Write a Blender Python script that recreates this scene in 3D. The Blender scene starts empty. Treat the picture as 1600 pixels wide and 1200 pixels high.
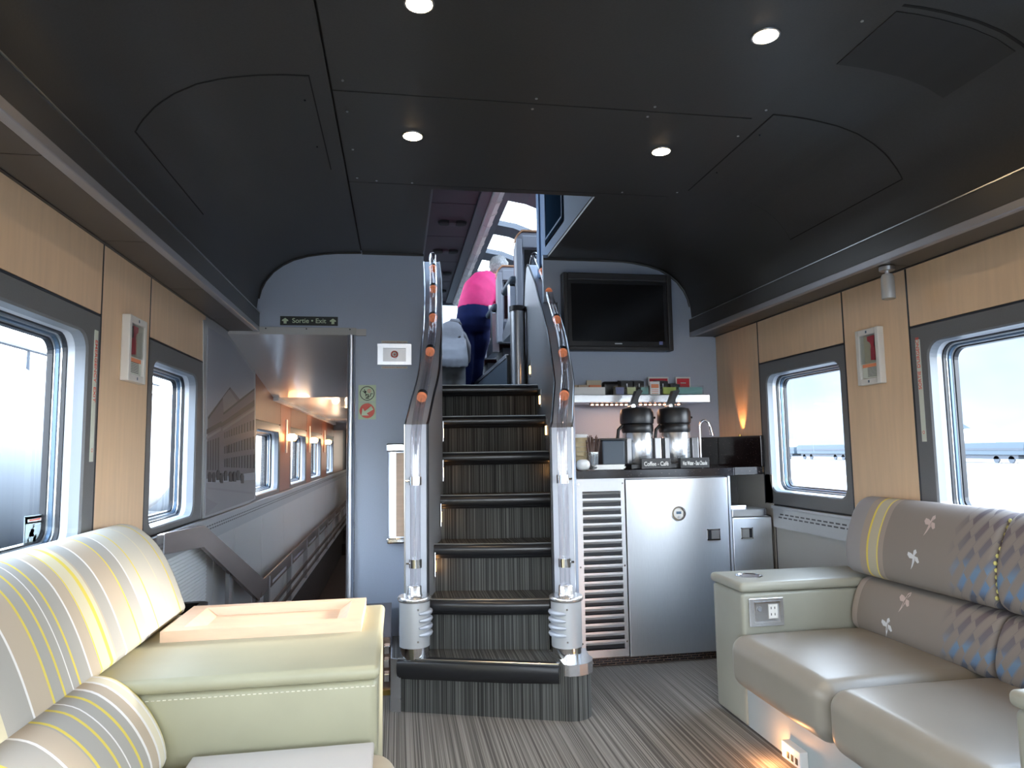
import bpy, bmesh, math, random
from mathutils import Vector, Matrix
random.seed(7)
C = bpy.context.scene.collection
S = bpy.context.scene
R = math.radians

# ------------------------------------------------------------------ camera, world, light, exposure
cam = bpy.data.cameras.new('camera'); cam_o = bpy.data.objects.new('camera', cam); C.objects.link(cam_o)
yaw, pitch, roll = R(9.426), R(5.411), R(-.889)
f = Vector((math.sin(yaw)*math.cos(pitch), math.cos(yaw)*math.cos(pitch), math.sin(pitch)))
r = Vector((math.cos(yaw), -math.sin(yaw), 0)); u = r.cross(f)
r2 = math.cos(roll)*r + math.sin(roll)*u; u2 = -math.sin(roll)*r + math.cos(roll)*u
cam_o.matrix_world = Matrix(((r2.x, u2.x, -f.x, 0), (r2.y, u2.y, -f.y, 0), (r2.z, u2.z, -f.z, 1.08), (0, 0, 0, 1)))
cam.sensor_fit = 'HORIZONTAL'; cam.sensor_width = 36; cam.lens = 36*1078/1600
cam.clip_start = .02; cam.clip_end = 900
S.camera = cam_o
S.view_settings.view_transform = 'Standard'; S.view_settings.look = 'None'
S.view_settings.gamma = 1; S.view_settings.use_curve_mapping = False
S.view_settings.exposure = 0.55
S.cycles.use_denoising = True
S.cycles.max_bounces = 8; S.cycles.diffuse_bounces = 5; S.cycles.glossy_bounces = 4
S.cycles.transparent_max_bounces = 12; S.cycles.transmission_bounces = 6
S.cycles.sample_clamp_indirect = 6; S.cycles.caustics_reflective = False; S.cycles.caustics_refractive = False
w = bpy.data.worlds.new('sky'); S.world = w; w.use_nodes = True
wn = w.node_tree.nodes; wl = w.node_tree.links; wn.clear()
wo = wn.new('ShaderNodeOutputWorld'); wb = wn.new('ShaderNodeBackground'); wr = wn.new('ShaderNodeValToRGB')
wt = wn.new('ShaderNodeTexCoord'); ws = wn.new('ShaderNodeSeparateXYZ')
wl.new(wt.outputs['Generated'], ws.inputs[0]); wl.new(ws.outputs['Z'], wr.inputs[0])
wr.color_ramp.elements[0].position = 0.0; wr.color_ramp.elements[0].color = (.90, .96, 1, 1)
wr.color_ramp.elements[1].position = .8; wr.color_ramp.elements[1].color = (.58, .76, 1, 1)
wl.new(wr.outputs[0], wb.inputs[0]); wb.inputs[1].default_value = 11.0
wl.new(wb.outputs[0], wo.inputs[0])
sun = bpy.data.lights.new('sun', 'SUN'); sun.energy = 9; sun.angle = R(9); sun.color = (1, .90, .78)
so = bpy.data.objects.new('sun', sun); C.objects.link(so)
so.rotation_euler = Vector((-2.3, -.85, -.66)).to_track_quat('-Z', 'Y').to_euler()

# ------------------------------------------------------------------ materials
MATS = {}
def mat(name, col, rough=.5, metal=0, emit=None, es=1, spec=.5, coat=0, noise=0, nscale=30, nstretch=(1, 1, 1), bump=0, trans=0, alpha=1):
    m = bpy.data.materials.new(name); m.use_nodes = True; MATS[name] = m
    nt = m.node_tree; b = nt.nodes['Principled BSDF']
    b.inputs['Base Color'].default_value = (*col, 1); b.inputs['Roughness'].default_value = rough
    b.inputs['Metallic'].default_value = metal; b.inputs['Specular IOR Level'].default_value = spec
    b.inputs['Coat Weight'].default_value = coat; b.inputs['Transmission Weight'].default_value = trans
    b.inputs['Alpha'].default_value = alpha
    if emit:
        b.inputs['Emission Color'].default_value = (*emit, 1); b.inputs['Emission Strength'].default_value = es
    if noise or bump:
        tc = nt.nodes.new('ShaderNodeTexCoord'); mp = nt.nodes.new('ShaderNodeMapping'); nz = nt.nodes.new('ShaderNodeTexNoise')
        nz.inputs['Scale'].default_value = nscale; nz.inputs['Detail'].default_value = 3
        mp.inputs['Scale'].default_value = nstretch
        nt.links.new(tc.outputs['Object'], mp.inputs[0]); nt.links.new(mp.outputs[0], nz.inputs['Vector'])
        if noise:
            cr = nt.nodes.new('ShaderNodeValToRGB')
            cr.color_ramp.elements[0].position = .3; cr.color_ramp.elements[1].position = .7
            cr.color_ramp.elements[0].color = (*[c*(1-noise) for c in col], 1)
            cr.color_ramp.elements[1].color = (*[min(1, c*(1+noise)) for c in col], 1)
            nt.links.new(nz.outputs['Fac'], cr.inputs[0]); nt.links.new(cr.outputs[0], b.inputs['Base Color'])
        if bump:
            bp = nt.nodes.new('ShaderNodeBump'); bp.inputs['Strength'].default_value = bump; bp.inputs['Distance'].default_value = .002
            nt.links.new(nz.outputs['Fac'], bp.inputs['Height']); nt.links.new(bp.outputs[0], b.inputs['Normal'])
    return m
def node(m, t, **kw):
    n = m.node_tree.nodes.new(t)
    for k, v in kw.items(): setattr(n, k, v)
    return n
mat('maple', (.77, .55, .355), .45, noise=.045, nscale=9, nstretch=(5, 5, .4))
mat('maple_pale', (.74, .52, .36), .35, noise=.06, nscale=9, nstretch=(1, 6, 6))
mat('orange_wood', (.30, .085, .03), .35, noise=.10, nscale=9, nstretch=(6, 6, .5))
mat('ceiling_dark', (.038, .038, .037), .42, noise=.08, nscale=160, bump=.08)
mat('ceiling_void', (.006, .006, .006), .8)
mat('soffit_grey', (.055, .050, .046), .38)
mat('soffit_lip', (.36, .36, .38), .35, metal=.6)
mat('soffit_face', (.05, .05, .05), .35)
mat('gloss_black', (.01, .01, .012), .08)
mat('wall_paint', (.45, .52, .64), .45, noise=.04, nscale=220, bump=.03)
mat('wall_panel_grey', (.50, .50, .48), .5)
mat('tan_panel', (.36, .34, .30), .45)
mat('hall_panel', (.60, .60, .60), .4)
mat('ribbed_white', (.80, .83, .85), .45)
mat('frame_grey', (.14, .143, .146), .42, noise=.05, nscale=200)
mat('reveal_light', (.62, .66, .72), .3)
mat('reveal_lip_lit', (.26, .29, .33), .35)  # frame grey made paler and bluer: daylight on the lip put into the colour
mat('gasket', (.012, .014, .02), .35)
mat('gasket_blue', (.10, .16, .24), .3, metal=.5)
mat('silver', (.62, .64, .66), .28, metal=1)
mat('chrome', (.8, .81, .83), .1, metal=1)
mat('steel', (.74, .76, .79), .27, metal=1, noise=.04, nscale=60, nstretch=(20, 20, .4))
mat('steel_plain', (.70, .72, .75), .26, metal=.9)
mat('steel_dark', (.42, .42, .43), .25, metal=1, noise=.05, nscale=60, nstretch=(20, 20, .4))
mat('steel_brushed', (.46, .50, .57), .5, metal=.35)
mat('alu_grey', (.46, .48, .50), .42, metal=.35)
mat('bronze_steel', (.30, .225, .195), .27, metal=.95)
mat('granite', (.012, .011, .013), .12)
mat('black_plastic', (.012, .012, .014), .35)
mat('rubber', (.016, .017, .020), .28)
mat('tv_frame', (.035, .035, .037), .4)
mat('tv_screen', (.003, .003, .004), .12)
mat('white_plastic', (.72, .71, .68), .4)
mat('white_paper', (.82, .82, .80), .6)
mat('cream_paper', (.66, .60, .46), .6)
mat('red', (.62, .03, .05), .4)
mat('red_print', (.75, .12, .08), .5)
mat('orange_print', (.85, .30, .14), .5)
mat('sticker_green', (.60, .72, .50), .5)
mat('sticker_pale', (.66, .70, .62), .5)
mat('ink', (.02, .025, .02), .5)
mat('leather_green', (.315, .315, .262), .42, noise=.05, nscale=5, bump=.12)
mat('leather_cream', (.355, .345, .238), .42, noise=.05, nscale=5, bump=.12)
mat('leather_seat_cream', (0.496, 0.440, 0.336), .4, noise=.04, nscale=5, bump=.12)
mat('leather_tan', (.275, .252, .212), .36, noise=.05, nscale=5, bump=.12)
mat('sofa_base', (.36, .40, .40), .5)
mat('seam', (.10, .10, .085), .6)
mat('thread', (.72, .70, .58), .6)
mat('grey_folder', (.48, .46, .44), .45)
mat('purple_grey', (.075, .060, .070), .6, spec=.2)
mat('dome_grey', (.10, .10, .11), .5)
mat('dome_frame', (.10, .115, .14), .45)
mat('dome_blue', (.13, .21, .36), .55, spec=.2)
mat('dome_dark', (.012, .025, .045), .7, spec=0)
mat('duct', (.72, .68, .66), .4)
mat('steel_side', (.46, .47, .49), .42, metal=.6)
mat('seat_shell', (.30, .31, .35), .45)
mat('seat_trim', (.50, .26, .14), .4)
mat('seat_fabric', (.12, .03, .04), .8)
mat('pad_grey', (.055, .075, .10), .5)
mat('pink_shirt', (.62, .025, .16), .75, noise=.08, nscale=14, bump=.25)
mat('navy_jeans', (.007, .012, .055), .85, spec=.1, noise=.12, nscale=14, bump=.25)
mat('grey_jacket', (.20, .20, .215), .7, noise=.12, nscale=9, bump=.3)
mat('grey_trousers', (.18, .18, .18), .8, noise=.1, nscale=12)
mat('jacket_stripe', (.55, .52, .55), .6)
mat('purple_stripe', (.14, .07, .11), .6)
mat('skin', (.62, .36, .26), .5)
mat('grey_hair', (.27, .265, .26), .55, noise=.35, nscale=40, nstretch=(3, 1, 1), bump=.6)
mat('shoe', (.03, .03, .035), .5)
mat('eye', (.02, .02, .02), .2)
mat('mural_sky', (.40, .42, .47), .5)
mat('mural_stone', (.165, .155, .17), .5)
mat('mural_dark', (.055, .05, .058), .5)
mat('mural_light', (.27, .26, .28), .5)
mat('mural_street', (.27, .265, .285), .4)
mat('mural_car', (.03, .027, .032), .5)
mat('amber', (.75, .30, .18), .35, emit=(1, .30, .12), es=.22)
mat('lamp_warm', (1, .8, .5), .4, emit=(1, .72, .42), es=60)
mat('lamp_soft', (1, .6, .3), .4, emit=(1, .50, .18), es=9)
mat('led_warm', (1, .6, .3), .4, emit=(1, .45, .25), es=11)
mat('pane_daylight', (1, .95, .85), .4, emit=(1, .9, .75), es=3)  # emission standing in for daylight in the end window of the passage
mat('cup_kraft', (.62, .50, .30), .6)
mat('stick_brown', (.10, .055, .04), .6)
mat('tea_blue', (.20, .24, .50), .5)
mat('tea_teal', (.25, .50, .48), .5)
mat('tea_yellow', (.72, .75, .40), .5)
mat('tea_yellow_green', (.55, .62, .12), .5)
mat('box_tan', (.55, .42, .30), .6)
mat('gold', (.50, .35, .10), .35, metal=1)
mat('ground_pale', (.12, .125, .13), .9, noise=.1, nscale=.6)
mat('hill', (.070, .074, .082), .95, noise=.25, nscale=.02)
mat('wagon_white', (.27, .29, .31), .6)
mat('wagon_blue', (.035, .055, .075), .6)
mat('wagon_dark', (.03, .04, .055), .6)
mat('house_white', (.75, .75, .75), .8)
mat('hall_carpet', (.030, .021, .018), .9, noise=.3, nscale=60, nstretch=(8, .3, 1))
mat('hall_ceiling', (.62, .60, .59), .22, coat=.4)
for n_ in ('steel', 'steel_dark'):
    m_ = MATS[n_]; b_ = m_.node_tree.nodes['Principled BSDF']; b_.inputs['Anisotropic'].default_value = .85; b_.inputs['Roughness'].default_value = .34
    cv = m_.node_tree.nodes.new('ShaderNodeCombineXYZ'); cv.inputs[2].default_value = 1; m_.node_tree.links.new(cv.outputs[0], b_.inputs['Tangent'])
def glassy(name, tint=(1, 1, 1), refl=.9, base=.04):
    m = bpy.data.materials.new(name); m.use_nodes = True; MATS[name] = m; nt = m.node_tree; nt.nodes.clear()
    o = nt.nodes.new('ShaderNodeOutputMaterial'); mx = nt.nodes.new('ShaderNodeMixShader'); t = nt.nodes.new('ShaderNodeBsdfTransparent')
    g = nt.nodes.new('ShaderNodeBsdfGlossy'); fr = nt.nodes.new('ShaderNodeLayerWeight'); pw_ = nt.nodes.new('ShaderNodeMath'); pw_.operation = 'POWER'; pw_.inputs[1].default_value = 4; ml = nt.nodes.new('ShaderNodeMath'); ml.operation = 'MULTIPLY_ADD'
    t.inputs[0].default_value = (*tint, 1); g.inputs['Roughness'].default_value = .03; fr.inputs[0].default_value = .5
    ml.inputs[1].default_value = refl; ml.inputs[2].default_value = base
    nt.links.new(fr.outputs['Facing'], pw_.inputs[0]); nt.links.new(pw_.outputs[0], ml.inputs[0]); nt.links.new(ml.outputs[0], mx.inputs[0])
    nt.links.new(t.outputs[0], mx.inputs[1]); nt.links.new(g.outputs[0], mx.inputs[2]); nt.links.new(mx.outputs[0], o.inputs[0])
    return m
glassy('window_glass', (.97, .985, 1), .6, .0)
glassy('dome_glass', (.46, .48, .50), .6, .0)
glassy('acrylic', (.93, .92, .94), .9, .10)
glassy('clear_plastic', (.93, .96, .96), .7, .05)

def stripes_carpet(name, c0, c1, c2, scale):
    m = mat(name, c0, .92); nt = m.node_tree; b = nt.nodes['Principled BSDF']
    tc = node(m, 'ShaderNodeTexCoord'); mp = node(m, 'ShaderNodeMapping'); nz = node(m, 'ShaderNodeTexNoise'); cr = node(m, 'ShaderNodeValToRGB')
    mp.inputs['Scale'].default_value = (scale, .6, .6)
    nz.inputs['Scale'].default_value = 1; nz.inputs['Detail'].default_value = 1.5
    nt.links.new(tc.outputs['Object'], mp.inputs[0]); nt.links.new(mp.outputs[0], nz.inputs['Vector']); nt.links.new(nz.outputs['Fac'], cr.inputs[0])
    e = cr.color_ramp.elements; e[0].position = .36; e[0].color = (*c0, 1); e[1].position = .64; e[1].color = (*c2, 1)
    k = e.new(.5); k.color = (*c1, 1)
    nt.links.new(cr.outputs[0], b.inputs['Base Color'])
    bp = node(m, 'ShaderNodeBump'); bp.inputs['Strength'].default_value = .5; bp.inputs['Distance'].default_value = .003
    nt.links.new(nz.outputs['Fac'], bp.inputs['Height']); nt.links.new(bp.outputs[0], b.inputs['Normal'])
stripes_carpet('carpet_floor', (.085, .08, .072), (.175, .165, .15), (.29, .275, .25), 260)
stripes_carpet('carpet_stair', (.016, .016, .016), (.055, .056, .054), (.13, .135, .125), 260)

def striped_fabric(name, bands, lines, base):
    """flat woven stripes that run up the cushion: bands = (y0,y1,col), lines = (y,width,col)"""
    m = mat(name, base, .75); nt = m.node_tree; b = nt.nodes['Principled BSDF']
    tc = node(m, 'ShaderNodeTexCoord'); sp = node(m, 'ShaderNodeSeparateXYZ'); nt.links.new(tc.outputs['Object'], sp.inputs[0])
    col = None; cur = node(m, 'ShaderNodeRGB'); cur.outputs[0].default_value = (*base, 1); cur = cur.outputs[0]
    for y0, y1, c in bands + [(y-wd/2, y+wd/2, c) for y, wd, c in lines]:
        cmp_ = node(m, 'ShaderNodeMath', operation='COMPARE'); cmp_.inputs[1].default_value = (y0+y1)/2; cmp_.inputs[2].default_value = abs(y1-y0)/2
        nt.links.new(sp.outputs['Y'], cmp_.inputs[0])
        mx = node(m, 'ShaderNodeMix', data_type='RGBA'); nt.links.new(cmp_.outputs[0], mx.inputs[0]); nt.links.new(cur, mx.inputs[6])
        mx.inputs[7].default_value = (*c, 1); cur = mx.outputs[2]
    nt.links.new(cur, b.inputs['Base Color'])
    nz = node(m, 'ShaderNodeTexNoise'); nz.inputs['Scale'].default_value = 500; bp = node(m, 'ShaderNodeBump'); bp.inputs['Strength'].default_value = .15; bp.inputs['Distance'].default_value = .001
    nt.links.new(tc.outputs['Object'], nz.inputs['Vector']); nt.links.new(nz.outputs['Fac'], bp.inputs['Height']); nt.links.new(bp.outputs[0], b.inputs['Normal'])
    return m
GY, BE, YL, WH, CR_ = (.35, .345, .32), (.45, .385, .30), (.66, .55, .10), (.75, .75, .75), (.60, .56, .40)
Q = -.04
_b = [(2.11, 2.60, (.50, .49, .43)), (1.945, 2.036, BE), (1.79, 1.883, CR_), (1.741, 1.788, BE), (1.494, 1.567, BE), (1.30, 1.40, CR_), (1.16, 1.25, BE), (.9, 1.0, CR_), (.62, .74, BE)]
_l = [(2.386, .008, YL), (2.29, .006, CR_), (2.182, .007, YL), (2.111, .007, WH), (2.041, .008, YL), (1.945, .008, WH), (1.852, .016, YL), (1.883, .008, BE), (1.794, .006, YL), (1.741, .007, WH), (1.684, .008, YL), (1.651, .004, WH), (1.615, .008, YL), (1.569, .008, YL), (1.491, .007, WH), (1.30, .01, YL), (1.25, .006, WH), (1.1, .01, YL)]
striped_fabric('stripe_upper', _b, _l, GY)
_b = [(1.695, 1.80, (.70, .66, .52)), (1.655, 1.695, BE), (1.40, 1.46, BE), (1.2, 1.3, CR_)]
_l = [(1.755, .012, YL), (1.735, .006, WH), (1.70, .010, WH), (1.652, .010, WH), (1.61, .010, YL), (1.565, .005, WH), (1.53, .009, YL), (1.47, .009, YL), (1.395, .008, WH), (1.3, .01, YL)]
striped_fabric('stripe_lower', _b, _l, GY)
def bird_fabric(name, zlo, zhi, hy, stripes):
    m = mat(name, (.235, .205, .185), .72); nt = m.node_tree; b = nt.nodes['Principled BSDF']; lk = nt.links.new
    tc = node(m, 'ShaderNodeTexCoord'); sp = node(m, 'ShaderNodeSeparateXYZ'); lk(tc.outputs['Object'], sp.inputs[0])
    def ma(op, a, b_=None, c=None):
        n = node(m, 'ShaderNodeMath', operation=op)
        for i, v in enumerate((a, b_, c)):
            if v is None: continue
            if isinstance(v, (int, float)): n.inputs[i].default_value = v
            else: lk(v, n.inputs[i])
        return n.outputs[0]
    Y, Z = sp.outputs['Y'], sp.outputs['Z']
    u_ = ma('MULTIPLY_ADD', Y, 23.0, ma('MULTIPLY', Z, 7.0)); v_ = ma('MULTIPLY_ADD', Z, 15.0, ma('MULTIPLY', Y, 10.0))
    fu = ma('FRACT', u_); fv = ma('FRACT', v_)
    chk = ma('LESS_THAN', ma('ADD', ma('ABSOLUTE', ma('SUBTRACT', fu, .5)), ma('ABSOLUTE', ma('SUBTRACT', fv, .5))), .40)      # tapering teeth
    line = ma('LESS_THAN', ma('ABSOLUTE', ma('SUBTRACT', ma('FRACT', ma('ADD', u_, v_)), .5)), .05)
    msk = ma('MAXIMUM', chk, ma('MULTIPLY', line, .45))
    edge = ma('MULTIPLY_ADD', Y, -14.0, 14.0*hy+.5); en = node(m, 'ShaderNodeClamp'); lk(edge, en.inputs[0])
    msk = ma('MULTIPLY', msk, en.outputs[0]); msk = ma('MULTIPLY', msk, .8)
    t = ma('DIVIDE', ma('SUBTRACT', Z, zlo), zhi-zlo); cr = node(m, 'ShaderNodeValToRGB'); lk(t, cr.inputs[0]); e = cr.color_ramp.elements
    e[0].position = 0; e[0].color = (.05, .06, .09, 1); e[1].position = 1; e[1].color = (.05, .035, .045, 1)
    for p_, c_ in ((.12, (.06, .08, .13)), (.2, (.10, .22, .42)), (.38, (.13, .25, .42)), (.5, (.13, .13, .17)), (.8, (.12, .09, .11))): k_ = e.new(p_); k_.color = (*c_, 1)
    n = node(m, 'ShaderNodeMix', data_type='RGBA'); lk(msk, n.inputs[0]); n.inputs[6].default_value = (.235, .205, .185, 1); lk(cr.outputs[0], n.inputs[7]); cur = n.outputs[2]
    for a_, c_, col in stripes:
        q = ma('COMPARE', Y, (a_+c_)/2, abs(c_-a_)/2); n = node(m, 'ShaderNodeMix', data_type='RGBA'); lk(q, n.inputs[0]); lk(cur, n.inputs[6]); n.inputs[7].default_value = (*col, 1); cur = n.outputs[2]
    lk(cur, b.inputs['Base Color'])
bird_fabric('bird_fabric', .56, .87, 2.03, [(2.47, 2.62, (.30, .29, .30)), (2.455, 2.50, (.36, .30, .25)), (2.40, 2.455, (.46, .42, .32)), (2.37, 2.40, (.34, .28, .24)), (2.452, 2.462, (.75, .60, .10)), (2.398, 2.405, (.75, .62, .14)), (2.588, 2.594, (.62, .60, .60))])
bird_fabric('bird_fabric_low', .36, .57, 2.06, [(2.50, 2.56, (.36, .31, .28))])


# ------------------------------------------------------------------ mesh helpers
WM = {}
def wm(p): return WM.get(p.name, Matrix.Identity(4)) if p else Matrix.Identity(4)
def put(o, parent=None):
    C.objects.link(o)
    if parent:
        o.parent = parent; o.matrix_parent_inverse = wm(parent).inverted()
    WM[o.name] = Matrix.Identity(4) if o.type == 'MESH' else Matrix.Translation(o.location)
    return o
def tag(o, label=None, cat=None, group=None, kind=None):
    if label: o['label'] = label
    if cat: o['category'] = cat
    if group: o['group'] = group
    if kind: o['kind'] = kind
    return o
def thing(name, label, cat, loc=(0, 0, 0), group=None, kind=None):
    o = bpy.data.objects.new(name, None); o.empty_display_size = .05; o.location = loc
    put(o); return tag(o, label, cat, group, kind)
class MB:
    def __init__(s): s.v = []; s.f = []; s.m = []; s.sm = []
    def add(s, vs, fs, mi=0, smooth=False):
        n = len(s.v); s.v += [tuple(v) for v in vs]
        for q in fs: s.f.append(tuple(i+n for i in q)); s.m.append(mi); s.sm.append(smooth)
        return s
    def box(s, x0, x1, y0, y1, z0, z1, mi=0, M=None):
        vs = [Vector((x, y, z)) for x in (x0, x1) for y in (y0, y1) for z in (z0, z1)]
        if M: vs = [M @ v for v in vs]
        return s.add(vs, [(0, 1, 3, 2), (4, 6, 7, 5), (0, 4, 5, 1), (2, 3, 7, 6), (0, 2, 6, 4), (1, 5, 7, 3)], mi)
    def prism(s, pts, ax, a, b, mi=0, smooth=False):
        """polygon pts in the two other axes, pushed along ax from a to b"""
        def P(p, t):
            return {'x': (t, p[0], p[1]), 'y': (p[0], t, p[1]), 'z': (p[0], p[1], t)}[ax]
        n = len(pts); vs = [P(p, a) for p in pts]+[P(p, b) for p in pts]
        s.add(vs, [(i, (i+1) % n, n+(i+1) % n, n+i) for i in range(n)], mi, smooth)
        s.add(vs, [tuple(range(n))[::-1], tuple(range(n, 2*n))], mi)
        return s
    def tube(s, path, rad, n=12, mi=0, cap=True, smooth=True):
        path = [Vector(p) for p in path]; rads = rad if isinstance(rad, (list, tuple)) else [rad]*len(path)
        up = None; vs = []; k = len(path)
        for i, p in enumerate(path):
            t = (path[min(i+1, k-1)]-path[max(i-1, 0)]).normalized()
            if up is None: up = t.orthogonal().normalized()
            a = (up-t*up.dot(t)).normalized(); up = a; b = t.cross(a)
            for j in range(n):
                an = 2*math.pi*j/n; vs.append(p+(a*math.cos(an)+b*math.sin(an))*rads[i])
        fs = [(i*n+j, i*n+(j+1) % n, (i+1)*n+(j+1) % n, (i+1)*n+j) for i in range(k-1) for j in range(n)]
        s.add(vs, fs, mi, smooth)
        if cap: s.add(vs, [tuple(range(n))[::-1], tuple(range((k-1)*n, k*n))], mi)
        return s
    def lathe(s, prof, c, n=24, mi=0, ax='z', smooth=True):
        vs = []
        for rr, h in prof:
            for j in range(n):
                a = 2*math.pi*j/n; x, y = rr*math.cos(a), rr*math.sin(a)
                d = {'z': (x, y, h), 'y': (x, h, y), 'x': (h, x, y)}[ax]
                vs.append((c[0]+d[0], c[1]+d[1], c[2]+d[2]))
        k = len(prof); fs = [(i*n+j, i*n+(j+1) % n, (i+1)*n+(j+1) % n, (i+1)*n+j) for i in range(k-1) for j in range(n)]
        s.add(vs, fs, mi, smooth)
        s.add(vs, [tuple(range(n))[::-1], tuple(range((k-1)*n, k*n))], mi)
        return s
    def bridge(s, loops, mi=0, closed=True, smooth=False):
        n = len(loops[0]); vs = [p for l in loops for p in l]; m = n if closed else n-1
        return s.add(vs, [(i*n+j, i*n+(j+1) % n, (i+1)*n+(j+1) % n, (i+1)*n+j) for i in range(len(loops)-1) for j in range(m)], mi, smooth)
    def rbox(s, x0, x1, y0, y1, z0, z1, rad, puff=0, mi=0, n=3, inner=6, pax=2):
        c = [(x0+x1)/2, (y0+y1)/2, (z0+z1)/2]; h = [(x1-x0)/2, (y1-y0)/2, (z1-z0)/2]; rad = min(rad, *h)*.999
        def co(H):
            e = [H-rad+rad*math.tan(math.pi/4*i/n) for i in range(n+1)]
            I = [(-1+2*i/inner)*(H-rad) for i in range(1, inner)]
            return [-q for q in e[::-1]]+I+e
        cs = [co(q) for q in h]
        for a in range(3):
            b_, c_ = (a+1) % 3, (a+2) % 3
            for sg in (-1, 1):
                A, B = cs[b_], cs[c_]; vs = []
                for p in A:
                    for q in B:
                        v = [0, 0, 0]; v[a] = sg*h[a]; v[b_] = p; v[c_] = q
                        k = [max(-h[i]+rad, min(h[i]-rad, v[i])) for i in range(3)]
                        d = Vector([v[i]-k[i] for i in range(3)]); d = d.normalized()*rad if d.length > 0 else d
                        w_ = [k[i]+d[i] for i in range(3)]
                        if puff:
                            o1, o2 = [i for i in range(3) if i != pax]
                            g = max(0, 1-(w_[o1]/h[o1])**2)*max(0, 1-(w_[o2]/h[o2])**2)
                            w_[pax] += puff*g**.6*(w_[pax]/h[pax])
                        vs.append([w_[i]+c[i] for i in range(3)])
                nb = len(B); fs = [(i*nb+j, (i+1)*nb+j, (i+1)*nb+j+1, i*nb+j+1) for i in range(len(A)-1) for j in range(nb-1)]
                if sg < 0: fs = [q[::-1] for q in fs]
                s.add(vs, fs, mi, True)
        return s
    def mesh(s, name, mats, weld=False):
        me = bpy.data.meshes.new(name); me.from_pydata(s.v, [], s.f)
        for m in (mats if isinstance(mats, (list, tuple)) else [mats]): me.materials.append(MATS[m])
        me.polygons.foreach_set('material_index', s.m); me.polygons.foreach_set('use_smooth', s.sm)
        bm = bmesh.new(); bm.from_mesh(me)
        if weld: bmesh.ops.remove_doubles(bm, verts=bm.verts, dist=1e-5)
        bmesh.ops.recalc_face_normals(bm, faces=bm.faces); bm.to_mesh(me); bm.free(); me.update()
        if any(s.sm): me.set_sharp_from_angle(angle=R(42))
        return me
    def build(s, name, mats, parent=None, weld=None, bevel=0):
        if weld is None: weld = any(s.sm)
        o = bpy.data.objects.new(name, s.mesh(name, mats, weld))
        if bevel:
            b = o.modifiers.new('bevel', 'BEVEL'); b.width = bevel; b.segments = 2; b.limit_method = 'ANGLE'
        return put(o, parent)
def box(name, m, parent, *a, bevel=0): return MB().box(*a).build(name, m, parent, bevel=bevel)
def copy_tree(o, parent=None):
    c = o.copy(); C.objects.link(c)
    if parent: c.parent = parent
    for ch in list(o.children): copy_tree(ch, c)
    return c
def text(name, body, size, m, org, ux, uy, parent=None, align='LEFT', depth=.0004, spacing=1, sx=1):
    cu = bpy.data.curves.new(name, 'FONT'); cu.body = body; cu.size = size; cu.extrude = depth; cu.align_x = align; cu.offset = size*.012; cu.space_character = spacing
    o = bpy.data.objects.new(name, cu); C.objects.link(o)
    me = bpy.data.meshes.new_from_object(o.evaluated_get(bpy.context.evaluated_depsgraph_get()))
    bpy.data.objects.remove(o); ux = Vector(ux); uy = Vector(uy); n = ux.cross(uy)
    M = Matrix(((ux.x*sx, uy.x, n.x, org[0]), (ux.y*sx, uy.y, n.y, org[1]), (ux.z*sx, uy.z, n.z, org[2]), (0, 0, 0, 1)))
    me.transform(M); me.materials.clear(); me.materials.append(MATS[m])
    o = bpy.data.objects.new(name, me); return put(o, parent)
def rr_loop(y0, y1, z0, z1, rad, n=6):
    pts = []
    for cy, cz, a0 in ((y1-rad, z1-rad, 0), (y0+rad, z1-rad, 90), (y0+rad, z0+rad, 180), (y1-rad, z0+rad, 270)):
        for i in range(n+1):
            a = R(a0+90*i/n); pts.append((cy+rad*math.cos(a), cz+rad*math.sin(a)))
    return pts
def smooth_loop(pts, k=3):
    """closed polygon rounded by Chaikin corner cutting"""
    for _ in range(k):
        q = []
        for i in range(len(pts)):
            a, b = pts[i], pts[(i+1) % len(pts)]
            q += [(a[0]*.75+b[0]*.25, a[1]*.75+b[1]*.25), (a[0]*.25+b[0]*.75, a[1]*.25+b[1]*.75)]
        pts = q
    return pts
def smooth_open(pts, k=2):
    pts = [Vector(p) for p in pts]
    for _ in range(k):
        q = [pts[0]]
        for a, b in zip(pts, pts[1:]): q += [a*.75+b*.25, a*.25+b*.75]
        pts = q+[pts[-1]]
    return pts
def interp(t, tab):
    if t <= tab[0][0]: return tab[0][1]
    for (a, b), (c, d) in zip(tab, tab[1:]):
        if t <= c: return b+(d-b)*(t-a)/(c-a)
    return tab[-1][1]

XL, XR, ZW = -.935, 1.955, 1.757           # wall faces and the top of the wood
REAR = -2.6
# ------------------------------------------------------------------ walls with windows
WIN = [(-2.3, -.95), (-.45, .58), (.93, 2.356)]
WINL = WIN+[(2.79, 3.56)]; WINR = WIN+[(2.752, 3.49)]
HALL = [(4.79, 5.80), (6.33, 7.43), (7.80, 8.86), (9.45, 10.5)]
def wall_shell(name, x0, x1, opens, ya, yb, za, zb):
    m = MB(); y = ya
    for a, b, c, d in opens:
        m.box(x0, x1, y, a, za, zb); m.box(x0, x1, a, b, za, c); m.box(x0, x1, a, b, d, zb); y = b
    m.box(x0, x1, y, yb, za, zb)
    o = m.build(name, 'gasket'); tag(o, kind='structure'); return o
wl_ = wall_shell('wall_left', -1.07, XL-.009, [(a+.035, b-.035, .80, 1.48) for a, b in WINL]+[(a+.03, b-.05, .79, 1.25) for a, b in HALL], REAR, 13.2, -.62, 2.2)
wr_ = wall_shell('wall_right', XR+.009, 2.09, [(a+.035, b-.035, .80, 1.48) for a, b in WINR], REAR, 13.2, -.62, 2.2)
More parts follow.
